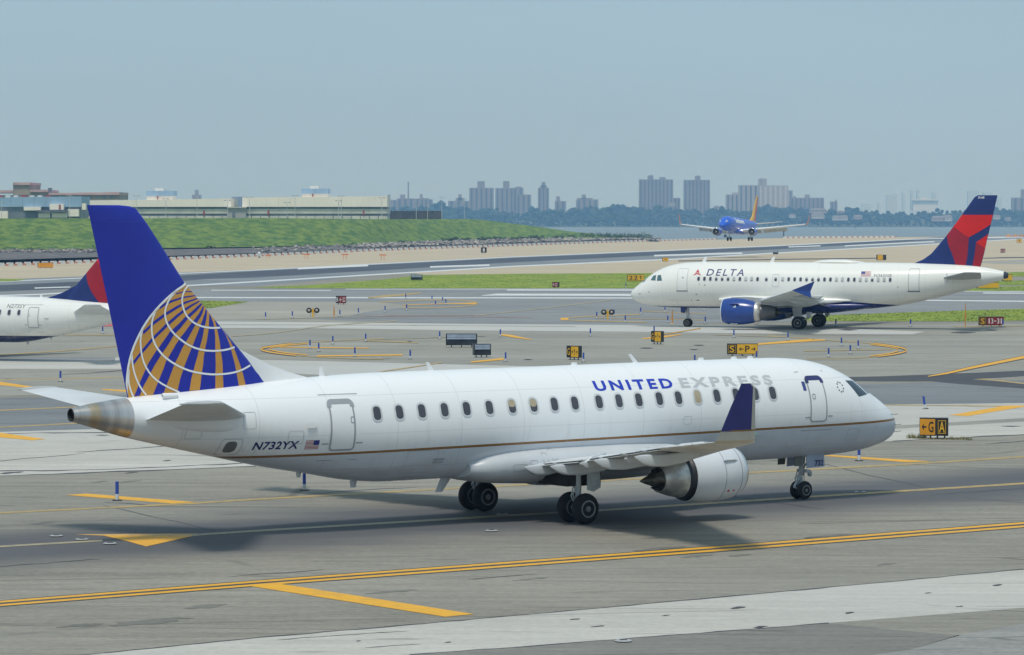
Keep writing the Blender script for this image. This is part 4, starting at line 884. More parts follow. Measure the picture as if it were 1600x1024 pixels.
            p = j.rrect(8.2, 2.92, .08, .14, .03); j.decal('static_port', p, [tuple(range(len(p)))], sd, M_SEAL, fu)
        mb = MB(); mb.lathe(j.L(28.4, -.42, 4.27), (-1, 0, 0), [(0, .03), (.05, .085), (.5, .085), (.52, .07), (.5, .06), (.2, .05)], 14); mb.obj('tail_vent', M_WHITE, rt, 40)
        for sd in (-1, 1): MB().lathe(j.L(17.0, sd * 13.0, 3.36 if sd < 0 else 3.12), (1, 0, 0), [(-.1, .05), (.05, .05), (.12, .02)], 10).obj('navigation_light', mat('light lens', (.2, .42, .33), .2), rt, 60)
    else:
        for sd in (-1, 1):
            s0, s1 = (22.55, 21.05); (s0, s1) = (s0, s1) if sd < 0 else (s1, s0)
            j.text('N273SY', sd, s0, s1, 3.92, 4.20, mat('grey registration', (.10, .10, .12), .5), fu, 0, 1.05, .14)
    return j
J1 = regional_jet('white and grey jet with blue and gold globe tail taxiing in the foreground', MAIN, True)
TH3 = R(22); A3 = math.pi - TH3; F3 = Vector((math.cos(A3), math.sin(A3), 0)); L3 = Vector((-math.sin(A3), math.cos(A3), 0))
S3 = .92; d3 = D(52, 491, 215.6); o3 = Vector((d3.x, d3.y, 0)) + (F3 * 7.82 - L3 * 1.4) * S3
J3 = regional_jet('cream jet with navy and red tail cut off by the left frame edge', (o3.x, o3.y, 0, A3), False)
J3.root.scale = (S3, S3, S3)
# ------------------------------------------------------------------ twin jets: one taxiing, one landing
def lofted(j, name, secs, m, parent=None, ring=14, smooth=45):
    """pod: (station, y, z, half width, half height)"""
    mb = MB(); mb.loft([[j.L(st, y + a * math.cos(q), z + h * math.sin(q)) for q in [2 * math.pi * k / ring for k in range(ring)]] for st, y, z, a, h in secs])
    return mb.obj(name, m, parent or j.root, smooth)
T319 = [(0, 2.86, 2.85, .005), (.06, 3.08, 2.62, .24), (.2, 3.26, 2.45, .45), (.5, 3.55, 2.27, .74), (1.0, 3.96, 2.07, 1.06), (1.5, 4.34, 1.95, 1.29), (2.54, 5.03, 1.80, 1.63), (4.0, 5.56, 1.72, 1.88), (5.5, 5.76, 1.70, 1.96), (8, 5.81, 1.69, 1.975), (16, 5.81, 1.69, 1.975), (21.3, 5.81, 1.74, 1.97), (23, 5.80, 1.90, 1.93), (25, 5.78, 2.18, 1.83), (27.5, 5.73, 2.72, 1.55), (29.9, 5.62, 3.34, 1.17), (31.4, 5.49, 3.76, .87), (33.0, 5.20, 4.25, .47), (33.5, 5.08, 4.42, .34)]
j = J2 = Jet('airplane', 'cream jet with blue engine and red and navy tail taxiing behind the yellow signs', 16.32, (26.149, 285.19, 0, 2.82223), T319); rt = j.root
fu = j.fuselage(livery('cream fuselage blue belly', (.83, .825, .77), (.014, .03, .17), 2.62, .062, None, .03, -.3, 1.86), 0, 33.5, 90)
mb = MB(); mb.lathe(j.L(33.5, 0, 4.75), (-1, 0, -.04), [(0, .335), (.30, .25), (.34, .2), (.2, .18)], 24, 0, (False, False)); mb.obj('exhaust_pipe', mat('dark exhaust', (.06, .07, .10), .4, metal=.4), rt, 40)
F319 = [(5.3, 25.2, 31.4), (5.80, 25.75, 31.55), (6.1, 26.45, 31.63), (6.6, 27.15, 31.76), (8.0, 28.35, 32.06), (9.5, 29.5, 32.42), (11.1, 30.62, 32.78), (11.5, 30.92, 32.87), (11.66, 31.2, 32.88)]
fin = fin_build(j, F319, M_DNAVY, .075)
DF = {'bright_red_facet': [[(1501.6, 336), (1551.7, 336), (1548.4, 350.8), (1513.7, 371.2), (1487.6, 353.8)], [(1525, 378.6), (1545, 366), (1539.6, 388)]], 'dark_red_facet': [[(1487.6, 353.8), (1513.7, 371.2), (1509.5, 415.5), (1495, 414.6), (1476.8, 367.8)], [(1525, 378.6), (1539.6, 388), (1533, 417), (1519.5, 416)]]}
for nm, polys in DF.items():
    for pl_ in polys:
        for sd in (-1, 1): fin_decal(j, F319, [[j.U(px, py, .12) for px, py in pl_]], sd, M_DRED if nm[0] == 'b' else M_DRED2, fin, .008, nm, .075)
vs, fs, _ = text2d('3165', .02)
for sd in (-1, 1):
    q = [j.U(1528 + 10 * u, 310.6 - 3.6 * v, .1) for u, v in vs]; fin_decal(j, F319, [[q[i] for i in f] for f in fs], sd, M_WHITE, fin, .01, 'lettering', .075)
for sd in (-1, 1):
    n = Vector((0, -.1 * sd, 1)).normalized()
    j.plane_surface([(27.9, sd * .6, 4.45, 3.7, .10, (n.y, n.z), 0), (28.4, sd * 1.2, 4.52, 3.35, .10, (n.y, n.z), 0), (31.05, sd * 6.1, 5.05, 1.5, .09, (n.y, n.z), 0), (31.35, sd * 6.22, 5.06, 1.1, .03, (n.y, n.z), 0)], 'tailplane', mat('grey tailplane', (.40, .42, .42), .4))
    W = [(10.2, 1.0, 2.05, 7.6, .12, .05), (11.2, 2.0, 2.15, 6.9, .12, .1), (13.6, 6.4, 2.62, 4.35, .11, .16), (18.55, 16.6, 3.62, 1.7, .10, .02), (18.75, 16.85, 3.65, 1.55, .08, 0)]
    wg = j.plane_surface([(le, sd * y, z, c_, th, (0, 1), dz) for le, y, z, c_, th, dz in W], 'wing', M_WTOP)
    lofted(j, 'wing_root_fillet', [(8.6, sd * 1.7, 2.5, .15, .12), (9.6, sd * 1.8, 2.45, .42, .34), (11, sd * 1.85, 2.42, .62, .46), (14, sd * 1.8, 2.4, .62, .44), (17, sd * 1.75, 2.45, .5, .38), (19.2, sd * 1.7, 2.5, .25, .2), (20.4, sd * 1.6, 2.52, .05, .05)], M_CREAM)
    mb = MB(); mb.prism([j.L(18.75, sd * 16.95, 3.70), j.L(20.35, sd * 16.95, 3.66), j.L(20.45, sd * 17.0, 3.10), j.L(20.15, sd * 17.0, 3.2)], (0, .05 * sd, 0)); mb.prism([j.L(18.75, sd * 16.95, 3.68), j.L(20.9, sd * 17.15, 4.52), j.L(20.75, sd * 17.12, 4.45), j.L(20.36, sd * 16.95, 3.62)], (0, .05 * sd, 0)); mb.obj('wingtip_fence', M_DBLUE, wg)
    for (y, st0, st1, z, r) in ((5.4, 15.2, 19.0, 2.35, .42), (8.6, 16.4, 19.6, 2.62, .38), (12.0, 17.6, 20.3, 3.0, .34)):
        lofted(j, 'flap_track_fairing', [(st0, sd * y, z + .1, .03, .05), (st0 + .5, sd * y, z, r * .4, r * .6), (st0 + 1.6, sd * y, z - .05, r * .5, r * .85), (st0 + 2.4, sd * y, z + .0, r * .42, r * .7), (st1, sd * y, z + .15, .03, .05)], M_WGREY, wg)
    for y0, y1, a in ((2.1, 6.3, .30), (6.5, 13.0, .34)):
        secs = []
        for y in (y0, y1):
            for (p, q) in zip(W, W[1:]):
                if y <= q[1]:
                    t = (y - p[1]) / (q[1] - p[1]); x = (p[0] + p[3]) * (1 - t) + (q[0] + q[3]) * t; z = (p[2] + p[5]) * (1 - t) + (q[2] + q[5]) * t; break
            secs.append((x - .45, sd * y, z - .04, 1.15 if y < 7 else .9, .11, (0, 1), -a))
        j.plane_surface(secs, 'flap', M_WGREY, wg)
    mb = MB(); j.plane_surface([(13.35, sd * 6.2, 2.50, .7, .16, (0, 1), .1), (18.3, sd * 16.3, 3.54, .35, .16, (0, 1), .05)], 'slat', M_LGREY, wg)
    en, o, ax = j.nacelle(10.0, sd * 5.75, 1.62, [(.0, .98), (.12, 1.06), (.5, 1.14), (1.1, 1.17), (1.9, 1.13), (2.6, 1.0), (2.95, .90), (2.94, .87), (2.5, .85)], M_DBLUE, mat('white inlet lip', (.68, .72, .74), .3, metal=.3), 'engine', R(1.2))
    mb = MB(); mb.lathe(o, ax, [(2.9, .885), (3.0, .90), (3.35, .80), (3.42, .70), (3.2, .68)], 36, 0, (False, False)); mb.obj('reverser_ring', M_METAL, en, 40)
    mb = MB(); mb.lathe(o, ax, [(3.2, .70), (3.6, .66), (4.4, .54), (4.75, .45), (4.74, .4), (4.3, .38)], 32, 0, (False, False)); mb.obj('core_cowl', mat('dark core cowl', (.13, .13, .135), .4, metal=.5), en, 40)
    mb = MB(); mb.lathe(o, ax, [(4.3, .3), (4.7, .27), (5.2, .08), (5.3, .01)], 20); mb.obj('exhaust_plug', M_PLUG, en, 40)
    mb = MB(); mb.loft([[j.L(x, sd * (5.75 + wd), z0), j.L(x, sd * (5.75 - wd), z0), j.L(x, sd * (5.75 - wd), z1), j.L(x, sd * (5.75 + wd), z1)] for x, z0, z1, wd in ((10.7, 2.70, 2.80, .04), (12.0, 2.4, 2.86, .2), (13.6, 2.2, 2.75, .24), (15.2, 2.1, 2.55, .2), (16.8, 2.25, 2.45, .05))]); mb.obj('engine_pylon', mat('pylon grey', (.42, .44, .45), .4), rt, 30)
    a = R(30); dr = Vector((0, sd * math.cos(a), math.sin(a))); p = o + ax * .75 + dr * 1.13; mb = MB(); mb.prism([p, p + ax * .95, p + ax * .9 + dr * .2, p + ax * .3 + dr * .14], (0, 0, .03)); mb.obj('nacelle_strake', M_DNAVY, en)
    q = o + ax * 1.25; zq = q.z + .52; yq = math.sqrt(1.168 ** 2 - .52 ** 2) + .006; MB().poly([Vector((q.x - .15, q.y + sd * (yq + .05), zq - .14)), Vector((q.x + .15, q.y + sd * (yq + .05), zq - .14)), Vector((q.x + .15, q.y + sd * (yq - .09), zq + .14)), Vector((q.x - .15, q.y + sd * (yq - .09), zq + .14))]).obj('engine_placard', M_WHITE, en)
    q = o + ax * 1.1; MB().prism([Vector((q.x - .35, q.y + sd * .48, q.z - 1.09)), Vector((q.x + .3, q.y + sd * .48, q.z - 1.09)), Vector((q.x + .3, q.y + sd * .58, q.z - 1.035)), Vector((q.x - .35, q.y + sd * .58, q.z - 1.035))], (0, sd * .01, -.03)).obj('drain_placard', M_WHITE, en)
    g = j.gear('main_landing_gear', 16.32, sd * 3.8, 2.5, .585, .42, .93, .13, 12, sd)
    mb = MB(); mb.prism([j.L(15.7, sd * 4.2, 2.45), j.L(16.75, sd * 4.2, 2.45), j.L(16.55, sd * 4.27, 1.0), j.L(15.95, sd * 4.27, 1.05)], (0, .04 * sd, 0)); mb.obj('gear_door', mat('gear door grey', (.44, .46, .47), .45), g)
    mb = MB(); mb.box(j.L(17.15, sd * 3.6, 1.28), (.35, .5, .5)); mb.tube(j.L(17.2, sd * 3.6, 1.0), j.L(16.5, sd * 3.8, .8), .05, None, 6); mb.obj('gear_actuator', M_STRUT, g)
lofted(j, 'belly_fairing', [(9.2, 0, 1.85, .9, .3), (10.2, 0, 1.92, 1.6, .55), (12, 0, 1.95, 1.95, .68), (16, 0, 1.95, 2.02, .68), (18.5, 0, 2.0, 1.98, .62), (20.5, 0, 2.06, 1.75, .45), (22, 0, 2.1, 1.3, .25)], mat('navy belly paint', (.014, .03, .17), .25), None, 32)
g = j.gear('nose_landing_gear', 5.28, 0, 1.95, .38, .24, .5, .09, 0, 1)
for sd in (-1, 1):
    mb = MB(); mb.prism([j.L(4.75, .5 * sd, 1.8), j.L(5.15, .5 * sd, 1.8), j.L(5.15, .52 * sd, 1.25), j.L(4.78, .52 * sd, 1.3)], (0, .03, 0)); mb.obj('nose_gear_door', M_DNAVY, g)
wx = [1091.5 + 9.22 * k for k in range(11)] + [1197.5, 1212] + [1223 + 9.33 * k for k in range(19)]
closed = (1146.7, 1165, 1174.6, 1223, 1307, 1316.4, 1344.3, 1353.6, 1372.3, 1381.6)
for sd in (-1, 1):
    for px in wx:
        st, z = j.at(px, 436.3 + (px - 1091) * .002, 1); k = any(abs(px - c_) < 3 for c_ in closed)
        o = j.window(st, 4.33, sd, .23, .36, 0, None, True, .035)
        if k and sd > 0:
            p = j.rrect(st, 4.36, .22, .30, .09); j.decal('window_shade', p, [tuple(range(len(p)))], sd, mat('pale window shade', (.50, .51, .49), .6), o, .008, .1)
        elif int(px) % 3 == 0 and sd > 0:
            p = j.rrect(st, 4.45, .22, .12, .05); j.decal('window_shade', p, [tuple(range(len(p)))], sd, mat('pale window shade', (.50, .51, .49), .6), o, .008, .1)
    dk = mat('dark door sill', (.13, .15, .19), .5)
    d = j.door(5.25, 4.25, .95, 1.98, sd, .035, mat('fine door seam', (.50, .51, .50), .5), M_CREAM, dk); j.window(5.3, 4.42, sd, .1, .12, 0, d, False)
    d = j.door(25.95, 4.33, .95, 1.96, sd, .035, mat('dark door seam', (.26, .27, .28), .5), M_CREAM, dk); j.window(25.72, 4.40, sd, .1, .12, 0, d, False)
    st, _ = j.at(1212, 436.5, 1); vs, fs = j.ring(st, 4.22, .62, 1.12, .18, .03); j.decal('overwing_exit', vs, fs, sd, mat('exit outline', (.48, .49, .49), .5), rt, .014)
    for p in ([j.at(1026.3, 439, 1), j.at(1027.8, 430.2, 1), j.at(1033, 429.7, 1), j.at(1034.3, 438.8, 1)], [j.at(1016.5, 438, 1), j.at(1021, 430.9, 1), j.at(1025.6, 429.9, 1), j.at(1024.2, 438.8, 1)], [(1.72, 4.44), (1.50, 4.02), (1.15, 3.94), (1.40, 4.22)]):
        j.decal('cockpit_window', p, [(0, 1, 2, 3)], sd, mat('pale cockpit glass', (.08, .15, .17), .1, spec=.8), rt, .008, .06, .1)
    for st, z, s_ in ((7.35, 3.78, .12), (6.85, 3.85, .07), (6.55, 2.95, .12), (6.0, 2.42, .1), (6.6, 2.42, .28), (2.1, 3.12, .1), (1.15, 2.95, .14), (24.6, 3.7, .08)):
        p = j.rrect(st, z, s_, .09, .03); j.decal('skin_port', p, [tuple(range(len(p)))], sd, mat('port grey', (.20, .20, .20), .5), rt, .008)
    a0, a1 = j.at(1103.5, 431, 1), j.at(1162, 431, 1); zt = j.at(1130, 420.6, 1)[1]
    s0, s1 = (a0[0], a1[0]) if sd > 0 else (a1[0], a0[0])
    j.text('DELTA', sd, s0, s1, a0[1], zt, mat('navy title', (.012, .022, .15), .4), fu, .012, 1.35, .18)
    t0 = j.at(1083, 430.8, 1); t1 = j.at(1095.5, 430.8, 1); tz = j.at(1090, 420.5, 1)[1]; h_ = tz - t0[1]; c_ = (t0[0] + t1[0]) / 2; wd = t1[0] - t0[0]; z0 = t0[1]; sx = -1 if sd > 0 else 1
    tri = [[(c_, tz), (c_ - wd * .28, z0 + h_ * .36), (c_, z0 + h_ * .50)], [(c_, tz), (c_ + wd * .28, z0 + h_ * .36), (c_, z0 + h_ * .50)], [(c_ - wd * .31, z0 + h_ * .30), (c_, z0 + h_ * .42), (c_, z0 + h_ * .22), (c_ - wd * .5, z0)], [(c_ + wd * .31, z0 + h_ * .30), (c_, z0 + h_ * .42), (c_, z0 + h_ * .22), (c_ + wd * .5, z0)]]
    vs = [p for q in tri for p in q]; fs = []; k = 0
    for q in tri: fs.append(tuple(range(k, k + len(q)))); k += len(q)
    j.decal('triangle_emblem', vs, fs, sd, mat('emblem red', (.52, .015, .03), .4), fu)
    a0, a1 = j.at(1366, 433.2, 1), j.at(1393, 433.2, 1); zt = j.at(1380, 428.4, 1)[1]; s0, s1 = (a0[0], a1[0]) if sd > 0 else (a1[0], a0[0])
    j.text('N365NB', sd, s0, s1, a0[1], zt, mat('grey registration', (.10, .10, .12), .5), fu, .0, 1.1)
    f0, f1 = j.at(1345, 432, 1), j.at(1361, 424.3, 1); flag(j, sd, f0[0], f1[0], f0[1], f1[1], fu)
for st, h_, ch, ln in ((6.55, .5, .35, .45), (12.75, .5, .35, .45)): j.blade(st, h_, ch, ln - .95 if False else .28)
lofted(j, 'roof_radome', [(16.6, 0, 5.78, .05, .03), (17.3, 0, 5.82, .5, .16), (18.2, 0, 5.84, .6, .22), (19.6, 0, 5.84, .6, .22), (20.6, 0, 5.82, .5, .12), (21.4, 0, 5.78, .05, .03)], M_CREAM, None, 18)
mb = MB(); mb.tube(j.L(28.9, 2.1, 4.9), j.L(29.0, 2.0, 4.2), .03, None, 6); mb.obj('tailplane_seal', M_SEAL, rt)
# ---- landing jet
T737 = [(0, 2.75, 2.74, .005), (.1, 3.02, 2.50, .25), (.5, 3.45, 2.15, .62), (1.2, 3.95, 1.85, 1.05), (2.2, 4.60, 1.62, 1.45), (3.4, 5.10, 1.48, 1.72), (5, 5.35, 1.42, 1.86), (8, 5.40, 1.40, 1.88), (26, 5.40, 1.40, 1.88), (29, 5.38, 1.85, 1.80), (33, 5.25, 2.9, 1.3), (36, 5.05, 3.7, .8), (38.5, 4.75, 4.25, .25)]
M_SWB = mat('royal blue fuselage paint', (.022, .12, .66), .25, var=.05); M_SWY = mat('yellow tail paint', (.92, .52, .02), .3); M_SWR = mat('red tail paint', (.72, .03, .03), .3); M_SWO = mat('orange tip paint', (.70, .20, .10), .3)
b = NB('lit landing lamp'); b.b.inputs['Emission Color'].default_value = (1, .97, .9, 1); b.b.inputs['Emission Strength'].default_value = 12; M_LAMP = b.fin((.9, .9, .86), .2)
PZ = 857.0; p0 = D(1156, 377.0, PZ)
j = J4 = Jet('airplane', 'blue jet with red and yellow tail landing over the far runway', 19.4, (p0.x, p0.y, p0.z + .6, R(270 - 18)), T737, None, R(2.5)); rt = j.root
fu = j.fuselage(M_SWB, 0, 38.5, 60, 36)
F737 = [(5.0, 29.5, 37.2), (5.4, 30.2, 37.3), (6.3, 32.2, 37.5), (8.5, 34.0, 38.1), (11.9, 36.8, 39.1), (12.3, 37.2, 39.2)]
fin = fin_build(j, F737, M_SWY, .08)
for sd in (-1, 1):
    fcc = lambda s_, z: (lin(F737, z)[0] + (lin(F737, z)[1] - lin(F737, z)[0]) * s_, z)
    fin_decal(j, F737, [[fcc(.50, 5.4), fcc(.40, 7.5), fcc(.45, 10.6), fcc(.75, 12.1), fcc(.98, 12.1), fcc(.98, 5.4)]], sd, M_SWR, fin, .012, 'red_panel', .08)
    fin_decal(j, F737, [[fcc(.80, 5.4), fcc(.78, 7.5), fcc(.98, 9.2), fcc(.98, 5.4)]], sd, M_SWB, fin, .02, 'blue_panel', .08)
    n = Vector((0, -.12 * sd, 1)).normalized()
    j.plane_surface([(33.3, sd * .7, 4.55, 3.8, .10, (n.y, n.z), 0), (37.2, sd * 7.1, 5.3, 1.4, .09, (n.y, n.z), 0)], 'tailplane', M_WTOP)
    W = [(13.0, 1.0, 1.95, 8.0, .13, .0), (14.2, 1.9, 2.02, 6.8, .13, .0), (16.2, 5.6, 2.5, 4.6, .13, .05), (21.9, 16.9, 3.95, 1.9, .15, .02)]
    wg = j.plane_surface([(le, sd * y, z, c_, th, (0, 1), dz) for le, y, z, c_, th, dz in W], 'wing', mat('bright wing paint', (.82, .83, .83), .35))
    wl = j.plane_surface([(21.9, sd * 16.9, 3.95, 1.8, .08, (0, 1), 0), (22.5, sd * 17.35, 4.1, 1.3, .07, (-sd * .7, .7), 0), (23.6, sd * 17.85, 6.7, .6, .07, (-sd, .15), 0)], 'winglet', [M_SWO, M_WTOP], None, lambda i, q: 0)
    j.plane_surface([(22.3, sd * 17.0, 3.72, 1.1, .06, (-sd * .5, -.8), 0), (23.3, sd * 17.7, 2.95, .35, .05, (-sd * .6, -.7), 0)], 'lower_winglet', M_WTOP, wl)
    for y, st0 in ((5.5, 19.0), (8.6, 19.6), (11.6, 20.4)): lofted(j, 'flap_track_fairing', [(st0, sd * y, 1.9 + y * .09, .04, .04), (st0 + 1, sd * y, 1.62 + y * .095, .18, .28), (st0 + 2.4, sd * y, 1.15 + y * .1, .15, .22), (st0 + 3.2, sd * y, .95 + y * .1, .02, .04)], M_WGREY, wg)
    for y0, y1 in ((2.0, 5.5), (6.0, 12.0)): j.plane_surface([((20.5 if y < 5.8 else 20.4 + (y - 5) * .24), sd * y, 1.95 + y * .1 - .12, 1.5 if y < 6.5 else 1.1, .1, (0, 1), -.75) for y in (y0, y1)], 'flap', M_WGREY, wg)
    en, o, ax = j.nacelle(12.6, sd * 4.83, 1.62, [(.0, .98), (.1, 1.04), (.6, 1.10), (1.4, 1.11), (2.6, 1.0), (3.3, .85)], M_SWB, M_LIP, 'engine', 0, .84, 28, 0)
    mb = MB(); mb.lathe(o, ax, [(3.2, .7), (4.3, .45), (4.9, .05)], 20); mb.obj('core_cowl', M_PLUG, en, 40)
    mb = MB(); mb.loft([[j.L(x, sd * (4.83 + wd), z0), j.L(x, sd * (4.83 - wd), z0), j.L(x, sd * (4.83 - wd), z1), j.L(x, sd * (4.83 + wd), z1)] for x, z0, z1, wd in ((13.4, 2.55, 2.66, .05), (15, 2.3, 2.72, .2), (17.5, 2.1, 2.5, .15))]); mb.obj('engine_pylon', M_WTOP, rt)
    j.gear('main_landing_gear', 19.4, sd * 2.86, 1.9, .56, .42, .86, .12, 0, sd, 0.0, .6)
    for st, y in ((13.3, 1.95),): MB().lathe(j.L(st, sd * y, 2.05), (1, 0, 0), [(0, .13), (.06, .12)], 12).obj('landing_light', M_LAMP, rt)
    for k in range(38): 
        if k % 1 == 0: j.window(6.2 + .62 * k, 3.95, sd, .24, .34, 0, None, False)
    for p in ([(2.05, 4.35), (2.0, 3.75), (1.45, 3.7), (1.7, 4.12)], [(1.62, 4.1), (1.38, 3.68), (1.05, 3.6), (1.3, 3.85)]): j.decal('cockpit_window', p, [(0, 1, 2, 3)], sd, mat('pale windscreen', (.42, .5, .6), .1, spec=.8), rt, .01, .08, .12)
    s0, s1 = (8.0, 17.0) if sd > 0 else (17.0, 8.0); j.text('Southwest', sd, s0, s1, 3.75, 5.1, M_WHITE, fu, .06)
lofted(j, 'belly_fairing', [(11.5, 0, 1.55, .8, .2), (13.5, 0, 1.6, 1.8, .5), (18, 0, 1.6, 1.95, .55), (21.5, 0, 1.6, 1.7, .45), (23.5, 0, 1.6, .8, .2)], M_SWB, None, 24)
j.gear('nose_landing_gear', 3.8, 0, 1.7, .34, .2, .4, .08, 0, 1, 0.0, .25)
j.plane_surface([(12, 0, 5.35, .6, .1, (1, 0), 0), (12.4, 0, 5.75, .3, .1, (1, 0), 0)], 'antenna', M_SWB)
# ================================================================== AIRFIELD FURNITURE
S_YEL = mat('sign yellow', (.80, .44, .02), .45, var=.04); S_BLK = mat('sign black', (.018, .016, .014), .5); S_RED = mat('sign red', (.23, .012, .022), .5); S_WHT = mat('sign white', (.75, .75, .74), .5)
S_FRM = mat('sign frame', (.03, .03, .032), .5); S_LEG = mat('sign leg', (.10, .10, .11), .5, metal=.4); S_BACK = mat('sign back metal', (.045, .055, .07), .35, metal=.5, var=.2); S_BLUE = mat('sign back slat', (.42, .50, .62), .4, metal=.0, var=.1)  # last one: blue grey slats across the sign backs
def arrow(d):
    pts = [(.02, .5), (.38, .86), (.48, .76), (.30, .585), (.98, .585), (.98, .415), (.30, .415), (.48, .24), (.38, .14)]
    if d == '>': pts = [(1 - x, y) for x, y in pts]
    if d == '^': pts = [(y, 1 - x) for x, y in pts]
    if d == 'v': pts = [(y, x) for x, y in pts]
    return pts, [tuple(range(9))]
def sign(name, label, x0, x1, yt, yb, yg, panels, yaw=0.0, legs=2, depth=.22, group=None, back=False, widen=1.0, cat='sign'):
    xc = (x0 + x1) / 2; g = G(xc, yg); k = g.y / F_PX; wd = (x1 - x0) * k * widen; zt = D(xc, yt, g.y).z; zb = max(D(xc, yb, g.y).z, .12); h = zt - zb
    rt = empty(name, (g.x, g.y, 0), R(yaw), label, cat, group)
    MB().box((0, 0, zb + h / 2), (wd, depth, h)).obj('sign_box', S_BACK if back else S_FRM, rt)
    fy = -depth / 2
    for i, (f0, f1, bg, txt, fg, brd) in enumerate(panels):
        a, c_ = -wd / 2 + wd * f0 + .02, -wd / 2 + wd * f1 - .02; m = h * .06
        pn = MB().box(((a + c_) / 2, fy - .008, zb + h / 2), (c_ - a, .016, h - 2 * m)).obj('sign_panel', bg, rt)
        if brd:
            o = .10 * h; r = [(a + o * .75, zb + m + o * .7), (c_ - o * .75, zb + m + o * .7), (c_ - o * .75, zt - m - o * .7), (a + o * .75, zt - m - o * .7)]; q = [(a + o, zb + m + o), (c_ - o, zb + m + o), (c_ - o, zt - m - o), (a + o, zt - m - o)]
            MB().add([(x, fy - .020, z) for x, z in r + q], [(k_, (k_ + 1) % 4, 4 + (k_ + 1) % 4, 4 + k_) for k_ in range(4)]).obj('panel_border', brd, pn)
        if txt:
            n = len(txt); mg = .14 if brd else .05; A, B = a + (c_ - a) * mg, c_ - (c_ - a) * mg; cell = (B - A) / n
            z0, z1 = zb + h * .2, zt - h * .2; mbt = MB()
            for q, ch in enumerate(txt):
                if ch == ' ': continue
                if ch in '<>^v': vs, fs = arrow(ch)
                elif ch == '-': vs, fs = [(0, .42), (1, .42), (1, .58), (0, .58)], [(0, 1, 2, 3)]
                else: vs, fs, _ = text2d(ch, .012)
                xa = A + cell * (q + .13); xb = A + cell * (q + .87)
                if ch in '1I': xa, xb = A + cell * (q + .32), A + cell * (q + .68)
                zz0, zz1 = (z0 + (z1 - z0) * .12, z1 - (z1 - z0) * .12) if ch in '<>' else (z0, z1)
                mbt.add([(xa + (xb - xa) * u, fy - .024, zz0 + (zz1 - zz0) * v) for u, v in vs], fs)
            mbt.obj('lettering', fg, pn, None, False)
    if back:
        for i in range(3): MB().box((0, fy - .03, zb + h * (.58 + .15 * i)), (wd * .95, .05, h * .115)).obj('ribbed_strip', S_BLUE, rt)
        for i in range(max(2, legs) + 1): MB().box((-wd / 2 + wd * i / max(2, legs), fy - .02, zb + h / 2), (.07, .06, h)).obj('back_post', S_FRM, rt)
    for i in range(legs):
        x = -wd / 2 + wd * (i + .5) / legs; MB().tube((x, 0, 0), (x, 0, zb + .02), .035, None, 8).obj('leg', S_LEG, rt)
        MB().lathe((x, 0, .0), (0, 0, 1), [(0, .10), (.03, .09), (.04, .04)], 10).obj('foot_plate', S_LEG, rt)
    return rt
Y_, K_ = S_YEL, S_BLK
sign('airfield_sign', 'yellow and black sign reading left arrow G then A, right of the nose', 1437, 1481.5, 653, 681, 685.5, [(0, .56, mat('amber sign face', (.72, .31, .015), .45), '<G', K_, None), (.58, .98, K_, 'A', S_YEL, S_YEL)], -9, 4, .3)
sign('airfield_sign', 'yellow sign reading S and P between two arrows', 1136, 1184, 537, 554, 556.5, [(0, .31, K_, 'S', Y_, Y_), (.31, 1, Y_, '<P>', K_, None)], 0, 3, .3)
for x0, x1, yt, yb, yg, lb in ((886, 908.5, 540.5, 559, 562.5, 'angled yellow G direction sign right of the black sign backs'), (1018, 1036.5, 517.5, 534.5, 538, 'angled yellow G direction sign under the parked nose wheel')):
    sign('airfield_sign', lb, x0, x1, yt, yb, yg, [(0, .36, K_, 'G', Y_, None), (.36, 1, Y_, '<^>', K_, None)], -42, 3, .35, None, False, 1.10)
sign('airfield_sign', 'red runway sign reading 13-31 with a black S panel', 1529, 1568, 495, 508.5, 510.6, [(0, .31, K_, 'S', Y_, Y_), (.31, 1, S_RED, '13-31', S_WHT, None)], 0, 3, .3)
sign('airfield_sign', 'yellow sign reading 22 with up arrow above the parked nose', 980, 1006, 429, 439, 440.5, [(0, 1, S_YEL, '22^', K_, None)], 8, 3, .5)
sign('airfield_sign', 'black and red runway sign reading B 4-22 at the beige apron', 525, 541, 462.5, 474, 476, [(0, .28, K_, 'B', S_WHT, None), (.28, 1, S_RED, '4-22', S_WHT, None)], 0, 2, .4)
sign('airfield_sign', 'small dark red runway sign standing in the long grass strip', 863.5, 873.5, 441, 449.5, 450.3, [(0, 1, S_RED, '4-22', S_WHT, None)], -25, 2, .5)
sign('airfield_sign', 'small red runway sign on the sand beside the red tail', 1563.5, 1570.5, 389, 395, 396, [(0, 1, S_RED, '4-22', S_WHT, None)], 0, 2, .5)
sign('airfield_sign', 'wide yellow sign on the sand above the navy tail', 59, 82.5, 410.5, 418.5, 419.6, [(0, 1, mat('amber sign face', (.72, .31, .015), .45), None, None, None)], 14, 3, .9)
sign('airfield_sign', 'small yellow sign on the sand above the parked cockpit', 1035, 1044, 402.5, 408.5, 409.6, [(0, 1, S_YEL, '<', K_, None)], 10, 2, .7)
sign('airfield_sign', 'yellow and black sign above the cream cabin roof', 1369.5, 1384.5, 398.3, 406.5, 408, [(0, .62, S_YEL, None, None, None)], 18, 3, .7)
sign('airfield_sign', 'yellow sign half hidden behind the tail cone tip', 1566, 1581, 428.8, 439, 441, [(0, 1, S_YEL, None, None, None)], 10, 3, .7)
sign('airfield_sign', 'long yellow sign low under the tail cone', 1526, 1560.5, 441.5, 450.5, 452, [(0, 1, S_YEL, None, None, None)], 10, 3, .7)
sign('airfield_sign', 'yellow sign far right on the sand near the water', 1588.5, 1596.5, 373.5, 379.3, 380.6, [(0, 1, S_YEL, '^', K_, None)], 0, 2, .7)
